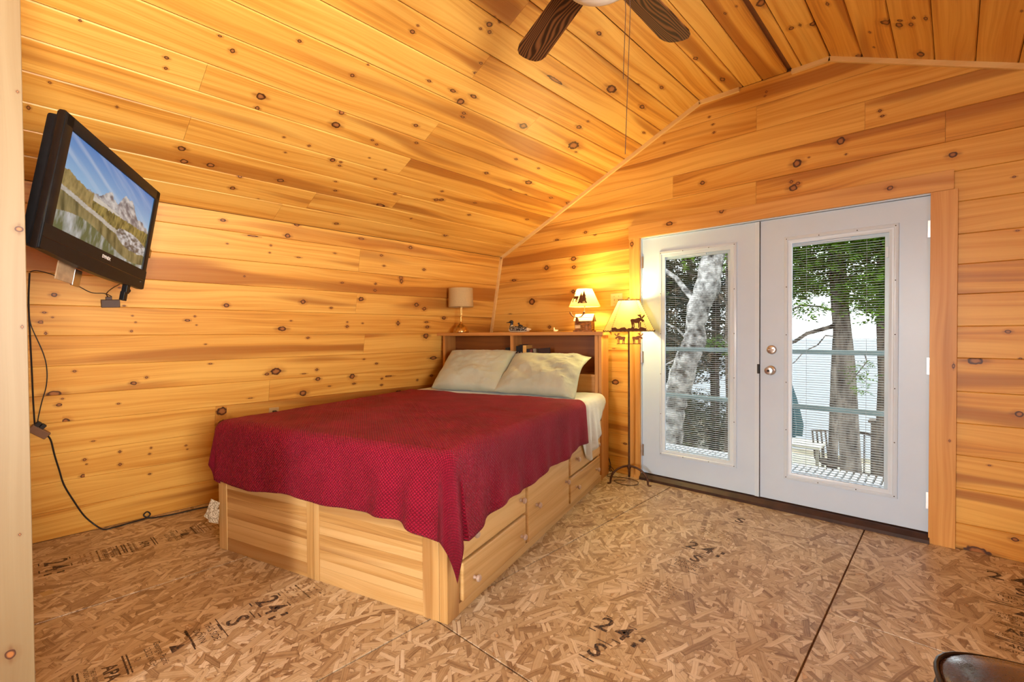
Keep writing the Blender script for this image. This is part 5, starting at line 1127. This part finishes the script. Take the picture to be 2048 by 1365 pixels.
outer = [(-hx+2*hx*k/n_, ell(-hx+2*hx*k/n_, -hy+.004)) for k in range(n_+1)]+[(hx, hy), (-hx, hy)]
bz.cbox(-hx, sx0, -hy, hy, -.034, 0, .006); bz.cbox(sx1, hx, -hy, hy, -.034, 0, .006); bz.cbox(-hx+.002, hx-.002, sy1, hy, -.034, 0, .006)
bz.build('bezel', M['tvblack'], tv, True)
bp = [(-hx+.002, sy0), (-hx+.002, -hy+.004)]+[(-hx+.002+(2*hx-.004)*k/n_, -hy+.004-.016*(1-(-1+2*k/n_)**2)) for k in range(1, n_)]+[(hx-.002, -hy+.004), (hx-.002, sy0)]
MB().prism(bp, (0, 0, -.034), (1, 0, 0), (0, 1, 0), .0355).build('lower_bezel', M['tvblack'], tv)
MB().box(-hx+.004, hx-.004, sy0-.052, sy0-.050, -.001, .0022).build('speaker_seam', M['tvgloss'], tv)
MB().cbox(-hx-.003, -hx+.010, -hy-.003, hy+.003, -.028, -.004, .005).build('side_edge', M['tvgloss'], tv, True)
MB().cbox(-hx+.016, hx-.02, -hy+.01, hy-.008, -.075, -.030, .012).build('back_shell', M['tvblack'], tv, True)
lt = text_mesh('DYNEX', .020, .0004, bold=.0006); lt.materials.append(plain('silver print', (.75, .75, .75), .4, vary=0)); place('brand_lettering', lt, tv, (.02, sy0-.024, .0018))
ic = text_mesh('o •', .010, .0003); ic.materials.append(plain('grey print', (.3, .3, .3), .4, vary=0)); place('indicator_mark', ic, tv, (hx-.045, -hy+.035, .0018))
# picture on the screen: mountains over larches and a lake
W_, H_ = 240, 150; uu, vv = np.meshgrid(np.linspace(0, 1, W_), np.linspace(0, 1, H_))
def lerp(a, b, t): t = np.clip(t, 0, 1)[..., None]; return np.asarray(a)*(1-t)+np.asarray(b)*t
cl = np.clip((fbm(uu*4+vv*3+4, vv*11+uu*7+30, 2)-.44)*2.0, 0, 1)*.55
img = lerp((.06, .26, .66), (.40, .68, .90), 1-(vv-.45)/.55); img = img*(1-cl[..., None])+np.array((.86, .91, .96))*cl[..., None]
ridge = .53+.23*np.exp(-((uu-.70)/.10)**2)+.13*np.exp(-((uu-.47)/.09)**2)+.10*np.exp(-((uu-.62)/.04)**2)+.05*np.exp(-((uu-.88)/.08)**2)+.06*(fbm(uu*16+3, uu*0+1.5, 4)-.5)+.05*(fbm(uu*45+3, uu*0+7.5, 14)-.5)+.03*(uu > .2)*(uu < .5)
rock = fbm(uu*26+vv*10, vv*22, 6); rk = lerp((.16, .16, .18), (.78, .75, .70), (rock-.28)*2.4)
mm = (vv < ridge) & (uu > .17); img[mm] = rk[mm]
scree = (vv < .52+.05*np.sin(uu*6)-.12*np.abs(uu-.6)) & (uu > .25); img[scree] = lerp((.55, .50, .40), (.80, .76, .66), fbm(uu*20, vv*40, 9)*1.2)[scree]
tr_edge = .43+.06*uu+.03*(fbm(uu*60, uu*0+2.2, 11)-.5)+.05*np.sin(uu*4+1)*.3
lar = (vv < tr_edge+.02) & (vv > .2); tre = lerp((.06, .075, .02), (.46, .36, .10), (fbm(uu*70, vv*16, 12)-.25)*1.9); img[lar] = tre[lar]
lt_ = (uu < .30) & (vv < .60-.30*uu+.06*(fbm(uu*40, uu*0+3.2, 13))) ; img[lt_] = lerp((.14, .12, .04), (.56, .42, .16), fbm(uu*60, vv*20, 15))[lt_]
sh_ = .40-.22*uu+.02*(fbm(uu*12, uu*0+4.4, 16)-.5)
shore = vv < sh_+.05; img[shore] = lerp((.36, .32, .24), (.80, .78, .72), fbm(uu*30, vv*30, 17))[shore]
lake_ = vv < sh_; lk = lerp((.05, .07, .025), (.40, .33, .14), (fbm(uu*24+vv*3, vv*5, 18)-.25)*2.0); img[lake_] = lk[lake_]
lk2 = lake_ & (vv < .13+.10*np.sin(uu*5+.5)) ; img[lk2] = lerp((.10, .15, .06), (.66, .68, .68), (fbm(uu*30, vv*6, 19)-.35)*2.2)[lk2]
rocks = (np.hypot((uu-.80)/.20, (vv-(.27-.12*(uu-.8)))/.11) < 1+.3*(fbm(uu*12, vv*12, 20)-.5)); img[rocks] = lerp((.10, .10, .09), (.85, .84, .82), (fbm(uu*30, vv*36, 22)-.28)*2.2)[rocks]
P = np.stack([sx0+(sx1-sx0)*uu, sy0+(sy1-sy0)*vv, np.full_like(uu, -.006)], -1)
scr = MB().grid(P).build('screen', None, tv, fixn=False); ca = scr.data.color_attributes.new('picture', 'FLOAT_COLOR', 'POINT')
ca.data.foreach_set('color', np.concatenate([img.reshape(-1, 3), np.ones((W_*H_, 1))], 1).astype(np.float32).ravel())
ts = NT('lit screen picture'); at = ts.node('ShaderNodeAttribute', attribute_name='picture'); ts.set(color=(.01, .01, .012), rough=.25, emit=at.outputs['Color'], es=0.62); scr.data.materials.append(ts.m)
# arm to the wall (in the television's own axes)
inv = tv.matrix_world.inverted(); wl = inv @ Vector(on_left(1.83, .62, .03)); am = MB(); bq_ = Vector((.02, 0, -.08))
mid = (bq_+wl)/2+Vector((.10, .05, 0)); am.bar(bq_, mid, .04, .05, (0, 1, 0)); am.bar(mid, wl, .04, .05, (0, 1, 0)); am.cbox(-.11, .15, -.10, .10, -.087, -.074, .003)
am.build('wall_arm', M['tvgloss'], tv)
# mirror-bright bracket corner showing under the set
MB().cbox(-.155, -.045, -.340, -.262, -.075, -.070, .001).build('mount_plate', plain('worn tan plate', (.42, .27, .15), .6, vary=.2), tv)
MB().cbox(-.045, .005, -.345, -.272, -.078, -.068, .002).build('mount_bracket', M['nickel'], tv)
clp = bpy.data.objects.new('clip_camera', None); col.objects.link(clp); clp.matrix_world = tv.matrix_world @ Matrix.Translation((.272, -hy-.005, -.02)); tag(clp, 'small black clip camera hanging under the television', 'camera')
MB().cbox(-.012, .018, -.040, .004, -.012, .012, .003).build('clip_body', M['tvblack'], clp); MB().lathe([(.010, 0), (.011, .012), (.007, .016)], 14).xform(Matrix.Rotation(R(90), 4, 'Y')).build('thumb_wheel', M['tvblack'], clp, True, (.018, -.022, 0)); MB().cbox(-.022, .010, -.078, -.034, -.010, .010, .002).build('jaw', M['tvblack'], clp)
# adapter box with its two leads, on the wall
ad = bpy.data.objects.new('power_adapter', None); col.objects.link(ad); ad.matrix_world = Matrix.Translation(on_left(1.503, .448, .012)) @ FL.to_4x4() @ Matrix.Rotation(R(3), 4, 'Z'); tag(ad, 'small brown adapter box hanging on the wall under the television', 'adapter')
M['brownbox'] = plain('dark brown plastic', (.07, .03, .015), .45)
MB().cbox(-.045, .045, -.024, .024, -.011, .012, .003).build('case', M['brownbox'], ad); MB().cbox(-.022, .008, .024, .042, -.006, .010, .002).build('lead_plug', M['brownbox'], ad)
def cable(name, label, pts, r, cat='cable'):
    return tag(MB().tube(smooth_path(pts), r, 7).build(name, M['cord'], None, True), label, cat)
def LW(s, y, w=.008): return on_left(s, y, w)
cable('adapter_cable', 'thin black cable dropping from the television to the adapter box', [LW(1.70, .44, .55), LW(1.63, .43, .25), LW(1.57, .425, .05), LW(1.545, .435, .016)], .0028)
cable('antenna_cable', 'thin black cable sagging from the partition to the adapter box', [LW(1.665, .10), LW(1.675, .13), LW(1.655, .20), LW(1.60, .30), LW(1.565, .36), LW(1.563, .42), LW(1.545, .455)], .0026)
cable('wall_cable', 'thick black cable running down the wall beside the partition', [LW(1.66, .100), LW(1.5, .094), LW(1.30, .098), LW(1.1, .103), LW(.95, .106), LW(.82, .110), LW(.765, .112)], .0042)
cable('speaker_cable', 'thin black cable bowing away from the wall cable', [LW(1.44, .096), LW(1.36, .103), LW(1.20, .150), LW(1.10, .165), LW(1.00, .162), LW(.90, .142), LW(.80, .126), LW(.765, .126)], .0026)
tpb = bpy.data.objects.new('power_tap', None); col.objects.link(tpb); tpb.matrix_world = Matrix.Translation(on_left(.725, .128, .020)) @ FL.to_4x4() @ Matrix.Rotation(R(-42), 4, 'Z'); tag(tpb, 'brown triple outlet tap hanging beside the partition', 'outlet tap')
MB().cbox(-.050, .050, -.022, .022, -.015, .015, .004).build('tap_body', plain('mid brown plastic', (.20, .10, .05), .45), tpb)
for k, xx in enumerate((-.034, -.008)): MB().cbox(xx-.012, xx+.012, .016, .048, -.012, .012, .004).build('plug', M['cord'], tpb)
cable('extension_cord', 'long black extension cord trailing along the wall to the bed', [LW(.695, .165, .018), LW(.655, .180, .012), LW(.56, .195, .010), LW(.46, .215, .010), LW(.36, .235, .010), LW(.25, .275, .010), LW(.13, .325, .010), LW(.05, .375, .012), (-4.06, .42, .006), (-4.055, .47, .005), (-4.07, .56, .005), (-4.085, .64, .006), (-4.088, .672, .025), (-4.09, .655, .048), (-4.09, .636, .028), (-4.075, .665, .006), (-4.05, .72, .005), (-4.035, .82, .005), (-4.035, .92, .005), (-4.02, 1.03, .005), (-4.00, 1.25, .005)], .0046, 'cord')

# ------------------------------------------------------------------ ceiling fan
tw = NT('dark walnut blade'); g = tw.uv('grain'); x, y, _ = tw.sep(g); n1 = tw.noise(tw.comb(tw.math('MULTIPLY', x, 1.4), tw.math('MULTIPLY', y, 7.0)), 1.0, 2, dim='2D')
sv = tw.math('SINE', tw.math('ADD', tw.math('MULTIPLY', y, 520.0), tw.math('MULTIPLY', n1, 60.0))); tw.set(color=tw.mix(tw.map(sv, -.6, .9), (.035, .012, .004), (.21, .08, .026)), rough=.55, spec=.2); M['walnut'] = tw.m
fan = thing('ceiling_fan', 'ceiling fan with dark walnut grained blades and a frosted light bowl', 'ceiling fan', (-.93, 1.47, 3.096))
M['bronze'] = plain('dark bronze', (.08, .045, .025), .35, .8)
MB().lathe([(.065, 0), (.060, -.05), (.020, -.07)], 28).build('canopy', M['bronze'], fan, True); MB().tube([(0, 0, -.06), (0, 0, -.32)], .013, 12).build('down_rod', M['bronze'], fan, True)
MB().lathe([(.03, -.31), (.105, -.33), (.13, -.37), (.13, -.44), (.10, -.48), (.06, -.50)], 36).build('motor_housing', M['bronze'], fan, True)
def blade_mesh():
    o = []; L0, L1 = .205, .635; w0, w1 = .055, .070
    prof = [(L0, -w0), (L0+.02, -w0-.004), (.60, -w1), (.635, -w1+.008), (.658, -.045), (.667, -.015), (.667, .015), (.658, .045), (.635, w1-.008), (.60, w1), (L0+.02, w0+.004), (L0, w0)]
    mb = MB().prism(prof, (0, 0, -.003), (1, 0, 0), (0, 1, 0), .006); m = mb.mesh('blade')
    bm = bmesh.new(); bm.from_mesh(m); bmesh.ops.recalc_face_normals(bm, faces=bm.faces[:]); bm.to_mesh(m); bm.free(); m.materials.append(M['walnut']); return m
bm_ = blade_mesh(); grain_uv(bm_, 0, (3.0, 5.0))
irn = MB().bar((.10, 0, 0), (.26, 0, .006), .03, .006).mesh('blade_iron'); irn.materials.append(M['bronze'])
for a in (90, 154.5, 228, 301, 15):
    b_ = place('blade', bm_, fan, (0, 0, -.485), (R(11), 0, R(a))); place('blade_iron', irn, b_, (0, 0, .004))
MB().lathe([(.075, -.50), (.085, -.51), (.085, -.52)], 30).build('light_fitter', M['bronze'], fan, True)
fg = NT('frosted glass bowl'); fg.set(color=(.9, .86, .82), rough=.5, emit=(1.0, .90, .74), es=0.0); M['frost'] = fg.m
MB().lathe([(.080, -.515), (.120, -.525), (.135, -.548), (.125, -.576), (.080, -.604), (.02, -.614)], 36).build('light_bowl', M['frost'], fan, True)
for xx, zl in ((.012, -1.195), (-.006, -.93)): MB().tube([(xx+.08, .03, -.52), (xx+.085, .035, -.70), (xx*.4+.072, .033, zl)], .0014, 5).build('pull_chain', M['browncord'], fan)

# ------------------------------------------------------------------ brown padded chair in the near right corner
tlz = NT('dark brown vinyl'); nn = tlz.noise(tlz.coord(), 160, 2); n3 = tlz.noise(tlz.coord(), 9, 3); tlz.set(color=tlz.mix(tlz.map(n3, .35, .65), (.045, .018, .010), (.085, .036, .020)), rough=tlz.map(nn, .3, .7, .16, .30), spec=.8); tlz.bump(nn, .15, .002); M['vinyl'] = tlz.m
M['piping'] = plain('near black piping', (.014, .007, .005), .35)
chr_ = thing('padded_chair', 'dark brown padded chair with black piping in the near right corner', 'chair', (.235, 1.43, 0), R(14))
def srect(r, k, n=64): 
    out = []
    for i in range(n):
        a = 2*math.pi*i/n; c, s = math.cos(a), math.sin(a); q = (abs(c)**k+abs(s)**k)**(-1/k); out.append((r*q*c, r*q*s))
    return out
mb = MB(); rings = [(.215, .405), (.238, .415), (.243, .440), (.240, .462), (.222, .480), (.17, .493), (.09, .499), (.01, .500)]
base = 0
for (rr, z) in rings: mb.v += [(x, y, z) for x, y in srect(rr, 4.2)]
for i in range(len(rings)-1):
    for k in range(64): k2 = (k+1) % 64; mb.f.append((i*64+k, i*64+k2, (i+1)*64+k2, (i+1)*64+k))
mb.f += [tuple(range(64))[::-1], tuple((len(rings)-1)*64+k for k in range(64))]
mb.build('seat', M['vinyl'], chr_, True)
for z, rr in ((.466, .242), (.418, .242)): MB().tube([(x, y, z) for x, y in srect(rr, 4.2)], .0055, 8, True).build('piping', M['piping'], chr_, True)
for sx in (-.19, .19):
    for sy in (-.19, .19): MB().tube([(sx*1.02, sy*1.02, 0), (sx, sy, .405)], [.014, .020], 10).build('leg', M['bronze'], chr_, True)
for sx in (-.19, .19): MB().bar((sx, -.19, .16), (sx, .19, .16), .018, .018).build('stretcher', M['bronze'], chr_)
